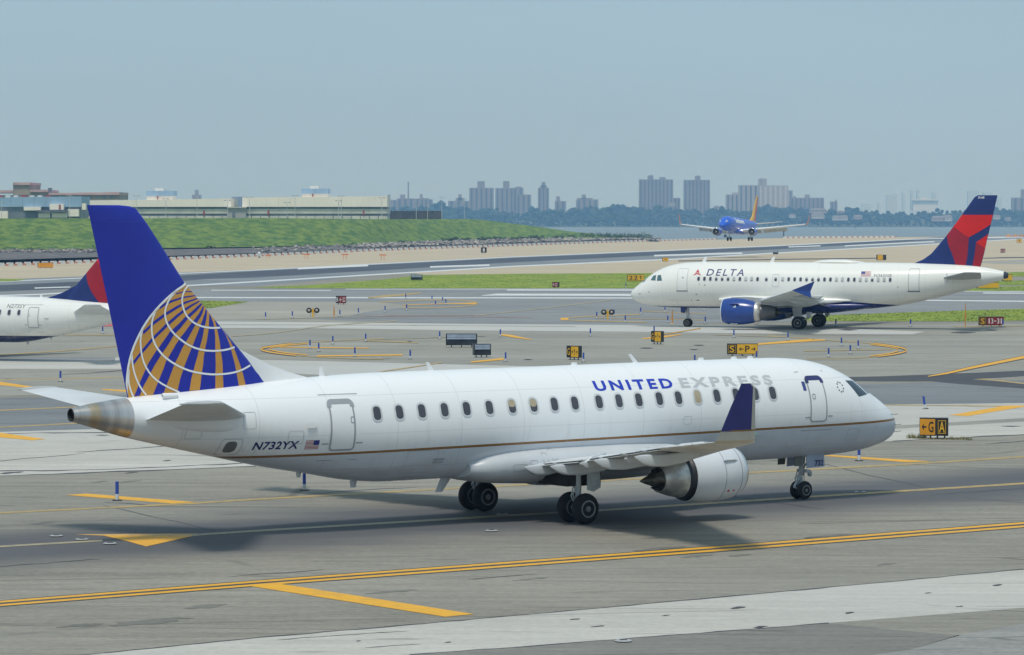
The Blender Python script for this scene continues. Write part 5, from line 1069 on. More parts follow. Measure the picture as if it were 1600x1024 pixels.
sign('airfield_sign', 'black distance sign reading 1 on the far sand', 751.5, 760.5, 386.8, 395, 396.3, [(0, 1, K_, '1', S_WHT, None)], 0, 2, .6)
sign('airfield_sign', 'large black sign seen from behind on the apron', 697.5, 745, 521.5, 539.5, 543, [], 0, 3, .55, 'sign backs', True)
sign('airfield_sign', 'smaller black sign seen from behind, right of the large one', 739.5, 765, 537.5, 555, 558.5, [], 14, 3, .6, 'sign backs', True)
sign('airfield_sign', 'black sign back standing in the grass strip', 642.5, 660, 429.2, 437.6, 438.8, [], 0, 2, .7, 'sign backs', True)
sign('airfield_sign', 'tiny black sign back on the sand right of the landing jet', 1207.8, 1215.6, 391.6, 397.3, 398.6, [], 0, 2, .7, 'sign backs', True)
# ---- blue and white edge posts
m_b = MB().tube((0, 0, .22), (0, 0, .64), .052, .050, 10).mesh('blue_sleeve', mat('marker blue', (.03, .08, .40), .5), 40)
m_w = MB().tube((0, 0, .02), (0, 0, .22), .057, None, 10).mesh('white_sleeve', mat('marker white', (.72, .72, .70), .5), 40)
m_p = MB().lathe((0, 0, 0), (0, 0, 1), [(0, .15), (.025, .14), (.03, .06)], 12).mesh('base_plate', mat('marker base', (.03, .03, .032), .6), 40)
POSTS = [(94.5, 597, 'blue and white post above the left tailplane tip'), (160.5, 522, 'blue and white post in front of the red surface mark'), (183, 782.5, 'blue and white post on the yellow bar at lower left'), (475.5, 766.5, 'blue and white post under the rear fuselage'),
 (1342.2, 720.3, 'blue and white post on the yellow bar under the nose'), (1445.8, 639.2, 'leaning blue and white post above the G A sign'),
 (415, 499, 'blue and white post nearest the globe tail in the far row'), (456.8, 497.3, 'second blue and white post right of the globe tail'), (531, 495, 'blue and white post right of the yellow twin lamp'), (560, 492.2, 'blue and white post two right of the yellow twin lamp'), (601.6, 488.2, 'blue and white post at the end of the beige apron'), (635.4, 485.6, 'blue and white post beside the yellow loop lines'),
 (634, 467.6, 'blue and white post on the white runway line'), (675, 471, 'leftmost upper post inside the far yellow loop'), (680.6, 479.6, 'lowest post inside the far yellow loop'), (691.6, 473.4, 'post right of the leftmost in the far yellow loop'), (696.6, 476.6, 'rightmost post inside the far yellow loop'),
 (484.4, 544.7, 'leftmost post inside the near left yellow loop'), (498, 550, 'second post inside the near left yellow loop'), (520, 538.3, 'post on the upper line of the near left loop'), (571.5, 534.4, 'post at the start of the pale double line'), (554.5, 557.6, 'lowest post inside the near left yellow loop'), (641, 561.6, 'post below the large black sign back'), (687, 530.3, 'post just left of the large black sign back'),
 (781.8, 527, 'post at the left end of the short yellow bar'), (790, 565.7, 'post at the right end of the lower yellow bar'), (922.4, 525.6, 'post above the angled G sign on the apron'), (911.7, 566.2, 'post just right of the angled G sign'),
 (932.5, 498.5, 'post left of the second twin lamp'), (959.5, 494.6, 'post right of the second twin lamp'), (977, 504.2, 'post at the edge of the concrete strip left of the nose wheel'), (978, 450.2, 'post at the grass edge left of the parked nose'), (1001, 491, 'post under the parked cockpit'), (1039, 488.2, 'post left of the parked nose wheel leg'), (1043.5, 505, 'post left of the parked nose wheel'), (1102, 506.6, 'post right of the parked nose wheel'), (1181.5, 507.2, 'post under the blue engine'), (1100, 485, 'post under the navy belly ahead of the engine'),
 (1146.7, 528.2, 'post above the S P sign'), (1231.2, 532.2, 'post right of the S P sign'), (1022, 522, 'post behind the angled sign near the nose wheel'), (1085.5, 570, 'post cut off by the white roof between antennas'), (1182, 563.5, 'post at the right foot of the S P sign'),
 (1314.8, 541, 'top left post inside the right yellow loop'), (1294.7, 558.6, 'lower left post inside the right yellow loop'), (1328.5, 553.6, 'lower right post inside the right yellow loop'), (1341, 545.6, 'upper right post inside the right yellow loop'), (1306, 510.4, 'post behind the far main wheels'), (1422.7, 510.6, 'post left of the thin yellow post by the grass'), (1567, 511.2, 'post at the right end of the 13-31 sign')]
for (px, py, lb) in POSTS:
    g = G(px, py); o = empty('edge_post', (g.x, g.y, .004), random.uniform(0, 3), lb, 'post', 'blue and white edge posts')
    if px == 1445.8: o.rotation_euler = (0, R(-9), 0)
    for nm, me in (('blue_sleeve', m_b), ('white_sleeve', m_w), ('base_plate', m_p)): link(nm, me, o)
    o.scale = (1.15, 1.15, 1.0) if py > 515 else (1.25, 1.25, 1.05)
# ---- twin guard lamps, thin posts, orange frames, small ground lights
for px, py, lb in ((489, 496, 'yellow twin lamp guard light left of the loops'), (949.5, 499, 'yellow twin lamp guard light above the small arrow loop')):
    g = G(px, py); o = empty('guard_light', (g.x, g.y, 0), 0, lb, 'lamp', 'runway guard lights')
    MB().box((0, 0, .45), (.16, .14, .9)).obj('lamp_stand', S_YEL, o); MB().box((0, 0, .62), (.5, .12, .22)).obj('lamp_bracket', S_YEL, o)
    for sd in (-1, 1):
        h = MB().lathe((sd * .38, .1, .68), (0, -1, 0), [(0, .15), (.02, .27), (.28, .27), (.30, .22)], 18).obj('lamp_housing', S_BLK, o, 40)
        MB().lathe((sd * .38, -.21, .68), (0, -1, 0), [(0, .13), (.03, .10), (.04, .01)], 14).obj('lamp_lens', mat('lamp lens', (.45, .42, .36), .2), h, 40)
        MB().tube((sd * .3, 0, 0), (sd * .16, 0, .5), .04, None, 6).obj('leg', S_WHT, o)
for px, py, hh, lb in ((522, 496, 1.1, 'thin orange post right of the left twin lamp'), (1050.5, 506, 1.3, 'thin orange post left of the parked nose wheel'), (1508.3, 511, 2.1, 'thin orange post left of the 13-31 sign')):
    g = G(px, py); o = empty('thin_post', (g.x, g.y, 0), 0, lb, 'post')
    MB().tube((0, 0, 0), (0, 0, hh), .05, .04, 8).obj('pole', mat('orange post', (.62, .28, .05), .6), o); MB().box((0, 0, hh * .45), (.16, .05, .4)).obj('reflector', mat('orange post', (.62, .28, .05), .6), o); MB().lathe((0, 0, 0), (0, 0, 1), [(0, .2), (.03, .18), (.04, .05)], 10).obj('base_plate', S_YEL, o)
for px, py, lb in ((419, 403, 'low orange frame light leftmost on the sand strip'), (478.7, 405.2, 'second orange frame light on the sand strip'), (539, 405.4, 'third orange frame light on the sand strip'), (598, 406.2, 'orange frame light rightmost on the sand strip')):
    g = G(px, py); om = mat('orange frame', (.68, .20, .06), .6); o = empty('approach_light', (g.x, g.y, 0), 0, lb, 'light', 'orange approach lights'); hh = .7 if px < 430 else 1.2
    MB().box((0, 0, hh), (1.7, .15, .28)).obj('light_bar', om, o)
    for sd in (-.35, .35): MB().tube((sd, 0, 0), (sd, 0, hh), .06, None, 6).obj('leg', om, o)
    for k in (-.7, 0, .7): MB().lathe((k, 0, hh + .14), (0, 0, 1), [(0, .1), (.16, .13), (.18, .02)], 10).obj('lamp', S_WHT, o)
g = G(405, 403); o = empty('wind_instrument', (g.x, g.y, 0), 0, 'small grey instrument box left of the orange frames', 'instrument'); MB().box((0, 0, .75), (1.3, .8, .8)).obj('housing', M_STRUT, o); MB().tube((0, 0, 0), (0, 0, .5), .2, None, 8).obj('pedestal', S_LEG, o); MB().lathe((0, 0, 1.15), (0, 0, 1), [(0, .4), (.3, .3), (.4, .02)], 12).obj('dome', S_WHT, o, 40)
for px, py, lb in ((88, 838.6, 'flush white pavement light left of the yellow triangle, upper'), (128, 844, 'flush white pavement light left of the yellow triangle, middle'), (172, 850.5, 'flush white pavement light under the yellow triangle'), (785, 805, 'flush white pavement light beside the far main wheels'), (1344, 770, 'flush white pavement light ahead of the nose wheel'), (768, 830.5, 'flush pale pavement light below the far main wheels'), (974, 1003, 'flush pavement light on the lower concrete edge')):
    g = G(px, py); o = empty('pavement_light', (g.x, g.y, .026), 0, lb, 'light', 'flush pavement lights')
    MB().lathe((0, 0, 0), (0, 0, 1), [(0, .20), (.014, .18), (.016, .02)], 16).obj('metal_ring', mat('light ring', (.42, .42, .41), .4), o); MB().box((0, 0, .018), (.16, .06, .02)).obj('light_slot', S_BLK, o)
# ---- red and white barrier row along the shore
bw = MB(); bw.loft([[(-.5, y, z) for y, z in ((-.32, 0), (.32, 0), (.2, .65), (-.2, .65))], [(.5, y, z) for y, z in ((-.32, 0), (.32, 0), (.2, .65), (-.2, .65))]]); bm_w = bw.mesh('barrier_block', mat('white barrier', (.82, .80, .76), .6)); bm_r = bw.mesh('barrier_block', mat('orange barrier', (.62, .26, .15), .6))
PATH = [(-16, 416.7), (0, 416.1), (150, 410.6), (280, 405.8), (400, 401), (600, 392.2), (800, 385), (1000, 378), (1130, 374.6)]
segs = []; x = -16.0; k = 0
while x < 1120:
    per = interp([(-20, 14.2), (200, 12.2), (500, 9.8), (800, 7.6), (1130, 6.6)], x)[0]; d = per * (.58 if k % 2 == 0 else .42)
    segs.append((G(x, interp(PATH, x)[0]), G(x + d, interp(PATH, x + d)[0]))); x += d; k += 1
if len(segs) % 2: segs.pop()
x = 1224.0
while x < 1396:
    segs.append((G(x, 372.4 - (x - 1222) * .0067), G(x + 4.6, 372.4 - (x - 1218) * .0067))); segs.append((G(x + 4.6, 372.4 - (x - 1218) * .0067), G(x + 8.4, 372.4 - (x - 1214) * .0067))); x += 8.4
for k, (a, c_) in enumerate(segs[:300]):
    d = c_ - a; o = link('barrier_block', bm_w if k % 2 == 0 else bm_r, None, a.lerp(c_, .5) + Vector((0, -.6, .006)), math.atan2(d.y, d.x)); o.scale = (d.length * .96, 1, (.8 + a.y / 2600) * (1.0 if k % 2 == 0 else .6))
    tag(o, 'white block in the red and white barrier row along the shore' if k % 2 == 0 else 'orange red block in the red and white barrier row along the shore', 'barrier', 'white barrier blocks' if k % 2 == 0 else 'red barrier blocks')
# ---- weeds round the G A sign
mb = MB(); rg = random.Random(8)
for k in range(420):
    px = rg.choice((rg.uniform(1416, 1446), rg.uniform(1484, 1520), rg.uniform(1425, 1490))); g = G(px, 685.5 + (px - 1460) * .03 + rg.uniform(-1, 1.4)); hh = rg.uniform(.06, .26) * (1.0 if px < 1450 else .6)
    a = rg.uniform(0, 3.14); mb.add([(g.x - .015 * math.cos(a), g.y - .015 * math.sin(a), 0), (g.x + .015 * math.cos(a), g.y + .015 * math.sin(a), 0), (g.x + rg.uniform(-.08, .08), g.y + rg.uniform(-.08, .08), hh)], [(0, 1, 2)])
tag(mb.obj('weeds', mat('dry weeds', (.20, .19, .07), .9, var=.3, scale=5), None, None, False), 'dry weeds growing round the foot of the G A sign', 'weeds', None, 'stuff')
# ================================================================== ISLAND BUILDINGS
def bpx(x0, x1, yt, yb, Y, dep):                         # box of a facade seen at distance Y
    a, c_ = D(x0, yb, Y), D(x1, yt, Y); return Vector(((a.x + c_.x) / 2, Y + dep / 2, (a.z + c_.z) / 2)), Vector((c_.x - a.x, dep, c_.z - a.z))
def boxp(name, x0, x1, yt, yb, Y, dep, m, par=None, o=None):
    c_, d = bpx(x0, x1, yt, yb, Y, dep); c_ = c_ - (o if o is not None else Vector()); return MB().box(c_, d).obj(name, m, par)
B_CRM = mat('cream cladding', (.95, .87, .77), .7, var=.04, scale=.05); B_GRY = mat('grey band glass', (.19, .22, .25), .4, var=.2, scale=.1); B_LOW = mat('pale lower wall', (.66, .64, .57), .7, var=.1, scale=.15); B_BLU = mat('blue cladding', (.30, .45, .62), .6, var=.06, scale=.08); B_BRN = mat('brown brick', (.36, .29, .235), .85, var=.12, scale=.1); B_PNK = mat('pink roof rail', (.60, .38, .38), .7, var=.1, scale=.1); B_RED = mat('red door', (.36, .06, .05), .6)
YB = 1560.0
def hangar(x0, x1, ytl, ytr, label, pent, reds, posts):
    o = Vector((D((x0 + x1) / 2, 330, YB).x, YB, 0)); rt = empty('hangar', o, 0, label, 'hangar')
    w0, w1 = D(x0, 330, YB).x, D(x1, 330, YB).x; zt0, zt1 = D(x0, ytl, YB).z, D(x1, ytr, YB).z; zb = D(x0, 323.5, YB).z
    n = 12; wd = (w1 - w0) / n
    for i in range(n):                                     # roof fascia panels
        a, c_ = w0 + wd * i + .02, w0 + wd * (i + 1) - .02; za = zt0 + (zt1 - zt0) * i / n; zc = zt0 + (zt1 - zt0) * (i + 1) / n
        MB().prism([Vector((a, YB - 2.0, zb)) - o, Vector((c_, YB - 2.0, zb)) - o, Vector((c_, YB - 2.0, zc)) - o, Vector((a, YB - 2.0, za)) - o], (0, 40, 0)).obj('fascia_panel', B_CRM, rt)
    boxp('clerestory_band', x0 + .5, x1 - .5, 322, 327.5, YB, 36, B_GRY, rt, o)
    k = 16; st = (x1 - x0) / k
    for i in range(k): boxp('wall_panel', x0 + st * i + .12, x0 + st * (i + 1) - .12, 326.6, 334, YB - 1.0, 37, B_LOW, rt, o)
    boxp('window_band', x0 + .3, x1 - .3, 333.6, 338.4, YB - .4, 34, B_GRY, rt, o)
    for i in range(k): boxp('base_panel', x0 + st * i + .5, x0 + st * (i + 1) - .5, 337.6, 346, YB - .9, 34, B_LOW, rt, o)
    for x in reds: boxp('red_door', x - 1.2, x + 1.2, 329, 336.5, YB - 1.4, 1, B_RED, rt, o)
    px0, px1, yt_ = pent; pw = (px1 - px0)
    h = boxp('penthouse', px0 + 1, px1 - 1, yt_ + 8, 314, YB + 8, 16, B_CRM, rt, o)
    for i in range(2): boxp('penthouse_cladding', px0 + pw * i / 2 + .1, px0 + pw * (i + 1) / 2 - .1, yt_, yt_ + 8, YB + 7.4, 17, B_BLU, rt, o)
    boxp('roof_plant', px0 + pw * .32, px0 + pw * .65, yt_ - 4.4, yt_ + .2, YB + 12, 6, B_CRM, rt, o); boxp('red_door', px0 + pw * .4, px0 + pw * .44, yt_ + 8, yt_ + 13, YB + 7.6, .5, B_RED, rt, o)
hangar(134.5, 361.5, 313.5, 310.5, 'long cream hangar with blue rooftop house behind the globe tail', (228, 271, 298.5), (318.5,), 6)
hangar(379, 605.5, 308.8, 306.8, 'long cream hangar with blue rooftop house, right of the gap', (471, 513, 295), (419.3, 568), 6)
o = Vector((D(60, 330, 1500).x, 1500, 0)); rt = empty('hangar', o, 0, 'blue clad hangar with low cream annexes at the left edge', 'hangar')
for i in range(8): boxp('cladding_panel', -20 + 18.4 * i + .15, -20 + 18.4 * (i + 1) - .15, 309 - .25 * i, 323.5, 1500, 30, B_BLU, rt, o)
boxp('lower_wall', -18, 126, 323, 345, 1501, 28, B_GRY, rt, o)
for x0, x1, yt, yb in ((37, 63.5, 323.5, 329), (77.5, 99.5, 319, 328), (106, 123, 327, 338.5), (-10, 12, 330, 343), (60, 78, 333.5, 340.5), (81, 105, 333, 340.5), (128, 134, 318, 328)): boxp('annex', x0, x1, yt, yb, 1498, 3, B_CRM, rt, o)
boxp('red_door', 92, 94.6, 320, 327.5, 1497.6, .4, B_RED, rt, o); boxp('canopy', 58, 106, 328.6, 332, 1496, 4, B_GRY, rt, o)
for k in range(7): boxp('roof_unit', -4 + 12.5 * k, 3 + 12.5 * k, 305.4, 308.8, 1510, 5, B_LOW if k % 3 else B_RED, rt, o)
o = Vector((D(90, 330, 1750).x, 1750, 0)); rt = empty('brick_building', o, 0, 'brown brick block with pink railings behind the blue hangar', 'building')
for nm, x0, x1, yt, yb, m in (('wall', -30, 186.5, 305, 345, B_BRN), ('tower_wall', 20.5, 46.5, 289, 306, B_BRN), ('wing_wall', 46.5, 76, 300, 306, B_BRN)): boxp(nm, x0, x1, yt, yb, 1750, 40, m, rt, o)
for x0, x1, yt, yb in ((20, 47, 285.3, 289.2), (47, 75, 296.6, 300.4), (-30, 20, 297.5, 301.5), (76, 120, 301.6, 304.8), (120.3, 164, 301, 304.8), (164.3, 186.5, 300.4, 304.8)): boxp('roof_railing', x0, x1, yt, yb, 1749, 41, B_PNK, rt, o)
for k in range(9): boxp('window', 84 + 11 * k, 89 + 11 * k, 306.5, 309.5, 1749.6, .5, B_GRY, rt, o)
boxp('service_stack', 75, 80, 294, 303, 1752, 4, B_GRY, rt, o)
o = Vector((D(370, 330, 1565).x, 1565, 0)); rt = empty('link_building', o, 0, 'small grey shed filling the gap between the two cream hangars', 'building'); boxp('wall', 356, 384, 325, 345, 1555, 20, mat('shed grey', (.42, .41, .39), .8), rt, o); boxp('roof', 355, 384.5, 323.8, 325.2, 1554, 22, B_LOW, rt, o); boxp('doorway', 363, 367, 331, 343, 1554.6, .5, B_GRY, rt, o)
o = Vector((D(650, 330, 1735).x, 1735, 0)); rt = empty('board_fence', o, 0, 'dark brown board fence on the crest right of the hangars', 'fence')
bmesh_ = None
for k in range(26):
    x0 = 606.5 + 3.2 * k; m = mat('dark fence board', (.07, .055, .05), .85, var=.25, scale=.2); boxp('board', x0, x0 + 3.0, 329.6 + .25 * (k % 3), 344, 1735, .3, m, rt, o)
MB().box(Vector(((D(606, 330, 1735).x + D(690, 330, 1735).x) / 2, 1735.5, 10.5)) - o, (25.5, .2, .4)).obj('rail', B_GRY, rt)
PM = mat('pale pole', (.55, .57, .58), .5)
for px, yt, yb, lb in ((2.5, 316, 344, 'light pole at the left frame edge'), (109, 306, 345, 'light pole in front of the blue hangar end'), (213, 306, 345, 'light pole just right of the globe tail tip'), (259, 310.5, 345, 'light pole below the left rooftop house'), (308, 308, 345, 'light pole right of the left rooftop house'), (355.6, 313, 345, 'light pole at the right end of the left hangar'), (390, 308, 345, 'light pole at the left end of the right hangar'), (448.6, 316.4, 345, 'short light pole left of the right rooftop house'), (461, 305.6, 345, 'tall light pole left of the right rooftop house'), (529, 313.5, 345, 'light pole right of the right rooftop house'), (533.4, 306, 345, 'taller light pole right of the right rooftop house'), (596.6, 309, 345, 'light pole at the right end of the right hangar'), (650.4, 311, 345, 'light pole in front of the brown fence'), (668, 322, 345, 'short light pole at the middle of the brown fence'), (690.4, 308, 345, 'light pole at the right end of the brown fence'), (725.5, 311.5, 345, 'rightmost light pole standing alone on the crest')):
    Y = max(1490, G(px, interp(BASE, px)[0]).y + 165); a = D(px, yb, Y); t = D(px, yt, Y); o = empty('light_pole', (a.x, Y, 0), 0, lb, 'light pole', 'light poles on the embankment'); hh = t.z
    MB().tube((0, 0, 4), (0, 0, hh), .17, .10, 8).obj('pole', PM, o); MB().box((0, 0, hh + .05), (2.4, .2, .16)).obj('cross_arm', PM, o)
    for sd in (-1, 1): MB().box((sd * 1.1, -.15, hh - .15), (.7, .5, .28)).obj('lamp_head', mat('lamp head grey', (.25, .26, .28), .5), o)
# ================================================================== FAR SHORE
mb = MB(); prof = [(6440, -1.3), (6470, .6), (6560, 6), (6700, 14), (6900, 22), (7400, 26), (10300, 26)]
mb.loft([[(-2500, y, z), (0, y, z), (3100, y, z)] for y, z in prof], caps=(False, False), closed=False)
tag(mb.obj('far_shore', mat('far shore ground', (.07, .085, .05), .9, var=.2, scale=.01)), kind='structure')
M_FT = mat('far wood foliage', (.020, .035, .018), .9, var=.5, scale=.03)
ico = None
def ico_mesh():
    bm = bmesh.new(); bmesh.ops.create_icosphere(bm, subdivisions=1, radius=1); v = [x.co.copy() for x in bm.verts]; f = [tuple(q.index for q in p.verts) for p in bm.faces]; bm.free(); return v, f
IV, IF = ico_mesh(); mb = MB(); rg = random.Random(21)
for ry, gz, hh, sp in ((6452, .2, 7, 9), (6480, 1, 12, 9.5), (6530, 4, 16, 10), (6590, 8, 18, 10.5), (6660, 11.5, 20, 11), (6740, 15, 21, 11.5), (6830, 19, 22, 12)):
    x = (540 - 800) / F_PX * ry
    while x < (1640 - 800) / F_PX * ry:
        x += sp * rg.uniform(.5, 1.3); px = 800 + x / ry * F_PX
        if 1225 < px < 1360 and ry < 6520 and rg.random() < .55: continue
        big = 1.0 + .22 * math.sin(px * .021) + .12 * math.sin(px * .09 + 1); h = hh * rg.uniform(.62, 1.2) * big; y = ry + rg.uniform(-18, 18)
        if px > 1230: h *= .82
        for q in range(4):
            c_ = (x + rg.uniform(-.3, .3) * h, y + rg.uniform(-4, 4), gz + h * rg.uniform(.3, .78)); r = h * rg.uniform(.2, .36)
            mb.add([(c_[0] + v.x * r * rg.uniform(.75, 1.3), c_[1] + v.y * r, c_[2] + v.z * r * rg.uniform(.7, 1.15)) for v in IV], IF)
tag(mb.obj('woodland', M_FT, None, None, False), 'dark hazy woodland along the far shore of the bay', 'woodland', None, 'stuff')
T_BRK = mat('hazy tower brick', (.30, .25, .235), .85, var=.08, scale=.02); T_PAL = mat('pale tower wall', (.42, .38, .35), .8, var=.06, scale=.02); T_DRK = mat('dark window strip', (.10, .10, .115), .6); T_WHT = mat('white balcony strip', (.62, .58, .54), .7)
def tower(label, x0, x1, yt, Y, caps=(), m=None, strips=0, dep=18, sm=None, kind='apartment_tower', base=332, floors=0):
    o = Vector((D((x0 + x1) / 2, 340, Y).x, Y, 24)); rt = empty(kind, o, 0, label, 'building'); boxp('wall', x0, x1, yt, base + 8, Y, dep, m or T_BRK, rt, o)
    for a, c_, t in caps: boxp('roof_house', a, c_, t, yt + .3, Y + 3, dep * .5, m or T_BRK, rt, o)
    for k in range(strips):
        wd = (x1 - x0) / strips; boxp('window_strip', x0 + wd * (k + .3), x0 + wd * (k + .68), yt + 1.2, base + 8, Y - .6, .5, sm or T_DRK, rt, o)
    for k in range(floors): boxp('floor_band', x0 + .3, x1 - .3, yt + 2 + k * (base - yt) / floors, yt + 2.7 + k * (base - yt) / floors, Y - .4, .3, T_DRK, rt, o)
    return rt
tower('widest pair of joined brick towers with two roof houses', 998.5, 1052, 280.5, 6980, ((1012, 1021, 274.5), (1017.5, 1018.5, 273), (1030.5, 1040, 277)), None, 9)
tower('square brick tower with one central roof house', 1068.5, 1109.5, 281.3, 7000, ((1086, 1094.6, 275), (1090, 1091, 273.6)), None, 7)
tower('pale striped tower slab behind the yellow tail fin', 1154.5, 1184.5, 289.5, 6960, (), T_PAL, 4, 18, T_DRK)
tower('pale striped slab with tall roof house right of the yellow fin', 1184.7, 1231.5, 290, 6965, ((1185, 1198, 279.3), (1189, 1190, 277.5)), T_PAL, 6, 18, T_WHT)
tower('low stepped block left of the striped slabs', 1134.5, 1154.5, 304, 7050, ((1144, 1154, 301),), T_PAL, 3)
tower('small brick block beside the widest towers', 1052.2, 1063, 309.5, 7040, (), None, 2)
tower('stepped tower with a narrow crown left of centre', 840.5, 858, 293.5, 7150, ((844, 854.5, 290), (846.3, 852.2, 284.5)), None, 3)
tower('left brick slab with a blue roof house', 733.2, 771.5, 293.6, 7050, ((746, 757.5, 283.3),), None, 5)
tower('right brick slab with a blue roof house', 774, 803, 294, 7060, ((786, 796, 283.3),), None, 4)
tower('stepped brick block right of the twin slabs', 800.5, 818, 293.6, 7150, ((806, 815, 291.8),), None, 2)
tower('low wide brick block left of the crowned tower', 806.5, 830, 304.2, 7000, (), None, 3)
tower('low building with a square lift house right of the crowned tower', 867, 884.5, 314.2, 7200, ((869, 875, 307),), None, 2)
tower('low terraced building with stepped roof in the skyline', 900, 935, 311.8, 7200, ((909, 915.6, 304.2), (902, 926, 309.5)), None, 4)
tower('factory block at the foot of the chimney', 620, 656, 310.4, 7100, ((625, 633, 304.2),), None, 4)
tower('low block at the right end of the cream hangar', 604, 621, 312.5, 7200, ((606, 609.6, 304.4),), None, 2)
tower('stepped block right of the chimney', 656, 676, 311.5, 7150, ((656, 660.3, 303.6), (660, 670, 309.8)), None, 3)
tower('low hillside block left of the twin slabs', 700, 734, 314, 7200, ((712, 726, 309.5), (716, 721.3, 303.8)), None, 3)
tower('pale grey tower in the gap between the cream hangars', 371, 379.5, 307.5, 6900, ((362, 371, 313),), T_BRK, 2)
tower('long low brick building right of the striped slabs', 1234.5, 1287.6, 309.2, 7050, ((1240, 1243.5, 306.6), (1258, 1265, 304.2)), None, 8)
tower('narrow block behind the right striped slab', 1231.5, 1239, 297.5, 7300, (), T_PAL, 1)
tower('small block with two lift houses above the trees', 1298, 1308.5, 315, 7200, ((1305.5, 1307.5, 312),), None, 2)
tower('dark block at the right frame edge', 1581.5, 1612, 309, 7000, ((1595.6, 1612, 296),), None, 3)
o = Vector((D(638, 340, 7080).x, 7080, 24)); rt = empty('chimney', o, 0, 'slender chimney rising above the factory block', 'chimney'); a, t = D(638.3, 330, 7080), D(638.3, 285.5, 7080); MB().tube((0, 0, 0), (0, 0, t.z - 24), 1.9, 1.4, 14).obj('stack', T_BRK, rt); MB().tube((0, 0, t.z - 26), (0, 0, t.z - 23), 1.7, None, 14).obj('cap_ring', T_BRK, rt)
o = Vector((D(307.5, 340, 6900).x, 6900, 24)); rt = empty('lattice_tower', o, 0, 'faint grey stepped tower behind the left hangar roof', 'building'); boxp('tower_base', 300, 314, 304.5, 330, 6900, 12, T_BRK, rt, o); boxp('tower_shaft', 304.5, 309.8, 296.8, 305, 6902, 6, T_BRK, rt, o)
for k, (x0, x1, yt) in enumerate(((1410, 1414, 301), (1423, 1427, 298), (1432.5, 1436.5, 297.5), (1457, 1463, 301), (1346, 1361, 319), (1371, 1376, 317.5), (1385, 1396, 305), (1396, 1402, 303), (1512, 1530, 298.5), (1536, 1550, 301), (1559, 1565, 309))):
    tower(('pale faint tower far off, %s' % ('leftmost above the right woods', 'second in the faint group', 'tallest in the faint group', 'last of the faint group', 'low beside the striped slabs', 'stub above the woods', 'wide left of the faint group', 'narrow left of the faint group', 'left of the red tail tip', 'behind the red tail tip', 'right of the red tail tip')[k]), x0, x1, yt, 9900, (), mat('far haze tinted wall', (.60, .70, .78), .8), 0)  # haze put into the wall colour, paled towards the sky
o = Vector((D(1444, 340, 9700).x, 9700, 24)); rt = empty('arena', o, 0, 'long pale flat roofed hall above the right woods', 'building'); boxp('wall', 1427, 1466, 313.5, 330, 9700, 40, mat('far white roof', (.80, .82, .82), .8), rt, o); boxp('roof', 1425, 1467, 311.5, 313.6, 9695, 50, mat('far white roof', (.80, .82, .82), .8), rt, o); boxp('roof_house', 1440, 1448, 309, 312, 9710, 10, T_WHT, rt, o)
HW = mat('white house wall', (.60, .57, .54), .8); HP = mat('pale pink house wall', (.46, .37, .34), .8); HR = mat('grey house roof', (.20, .17, .16), .8)
def house(label, x0, x1, yt, yb, m=HW, Y=6446, gable=True):
    c_, d = bpx(x0, x1, yt + (yb - yt) * .4, yb, Y, 9); o = Vector((c_.x, Y, c_.z - d.z / 2)); rt = empty('house', o, 0, label, 'house'); MB().box((0, d.y / 2, d.z / 2), d).obj('wall', m, rt)
    h = D(x0, yt, Y).z - D(x0, yt + (yb - yt) * .4, Y).z; w_ = d.x / 2 + .5; MB().loft([[(-w_, -.6, d.z), (-w_, d.y + .6, d.z), (-w_ * .75, d.y / 2, d.z + h)], [(w_, -.6, d.z), (w_, d.y + .6, d.z), (w_ * .75, d.y / 2, d.z + h)]]).obj('roof', HR if gable else m, rt)
    n = max(2, int((x1 - x0) / 4))
    for k in range(n): MB().box((-d.x / 2 + d.x * (k + .5) / n, -.1, d.z * .55), (d.x / n * .4, .2, d.z * .4)).obj('window', T_DRK, rt)
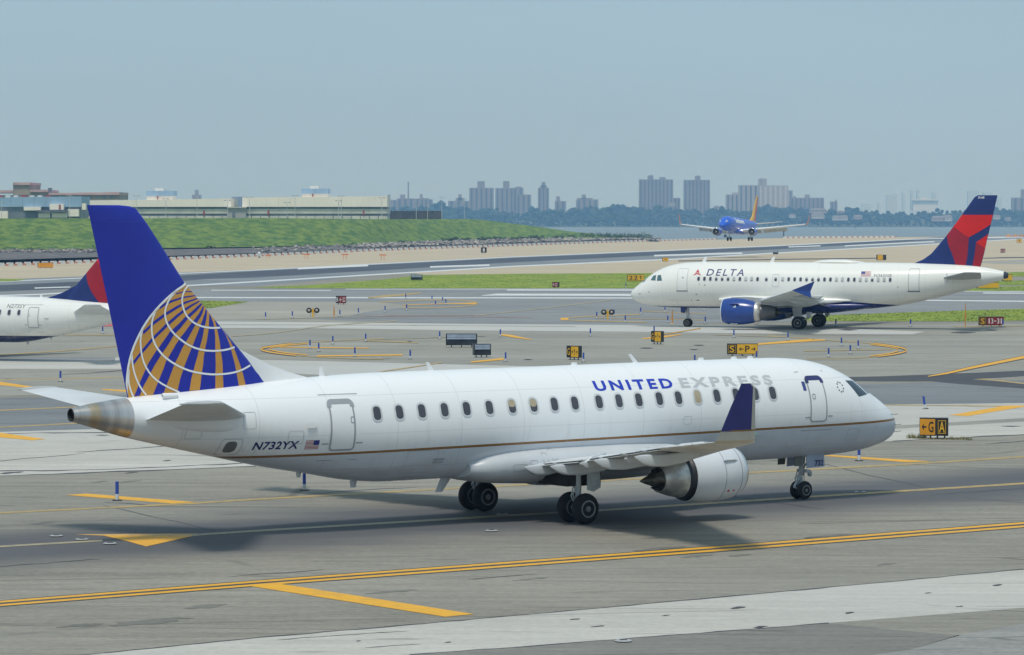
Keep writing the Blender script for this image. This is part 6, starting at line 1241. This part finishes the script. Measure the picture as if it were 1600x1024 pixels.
for a in (('white house among trees under the striped slabs', 1233.5, 1243, 334.5, 340.5), ('wide pink and white villa right of the far wingtip', 1265, 1292, 325.5, 333, HP, 6640), ('white terrace below the pink villa', 1268, 1288, 332, 342, HW, 6530), ('low white building left of the villa steps', 1301, 1313, 337, 344.5), ('bright white house pair at the middle right shore', 1312.5, 1325, 336.5, 344.5), ('grey roofed house above the white pair', 1309, 1319, 329.5, 333.5, HP, 6640), ('pale long roof right of the white pair', 1334, 1347, 336, 343, HP), ('long pink house left of the red tail', 1456, 1476, 337.5, 346, HP), ('white house beside the red tail edge', 1474, 1488, 336, 346, HW), ('white house right of the red tail', 1553, 1563, 336, 343, HW), ('small pale house right of the red tail', 1571, 1580, 339.5, 345, HP), ('pale hall among trees left of the yellow fin', 1116, 1124, 321.5, 326, HP, 6800), ('red roofed house below the widest towers', 1044, 1055, 316.5, 322, HW, 6850)): house(*a)
for px, py, lb in ((1336.5, 357.5, 'dark channel marker standing in the bay right of the wingtip'), (1224.5, 370.4, 'small dark post at the shore right of the landing jet')):
    g = G(px, py, -1.1); o = empty('channel_marker', g, 0, lb, 'marker'); MB().tube((0, 0, 0), (0, 0, 4.6), .5, .3, 8).obj('pile', S_FRM, o); MB().box((0, 0, 4.2), (1.6, .3, 1.2)).obj('day_board', S_FRM, o)
for k, (x0, x1) in enumerate(((1571, 1581), (1583, 1590), (1592, 1600))):
    g = G((x0 + x1) / 2, 371.5); o = empty('work_barrier', (g.x, g.y, 0), 0, ('red barrier leftmost by the right water edge', 'orange drum barrier in the middle of the right water edge', 'red barrier at the right frame edge by the water')[k], 'barrier'); wd = (x1 - x0) * g.y / F_PX; MB().box((0, 0, .9), (wd, .8, .9)).obj('barrier_board', mat('orange barrier', (.58, .15, .07), .6), o); MB().box((0, 0, 1.6), (wd * .5, .5, .6)).obj('warning_lamp', S_YEL, o)
    for sd in (-.4, .4): MB().tube((sd * wd, 0, 0), (sd * wd, 0, .6), .1, None, 6).obj('leg', S_LEG, o)
# ================================================================== HAZE
hm = bpy.data.materials.new('haze air'); hm.use_nodes = True; hn = hm.node_tree; hn.nodes.clear()
ho = hn.nodes.new('ShaderNodeOutputMaterial'); pv = hn.nodes.new('ShaderNodeVolumePrincipled'); pv.inputs['Color'].default_value = (.30, .60, 1.0, 1); pv.inputs['Absorption Color'].default_value = (1, 1, 1, 1); pv.inputs['Density'].default_value = 1.2e-4; pv.inputs['Anisotropy'].default_value = .1
hn.links.new(pv.outputs[0], ho.inputs['Volume'])
hz = MB().box((300, 5150, 58.9), (6200, 10800, 122.2)).obj('haze', hm); tag(hz, 'thin blue summer haze filling the air over airfield and bay', 'haze', None, 'stuff')
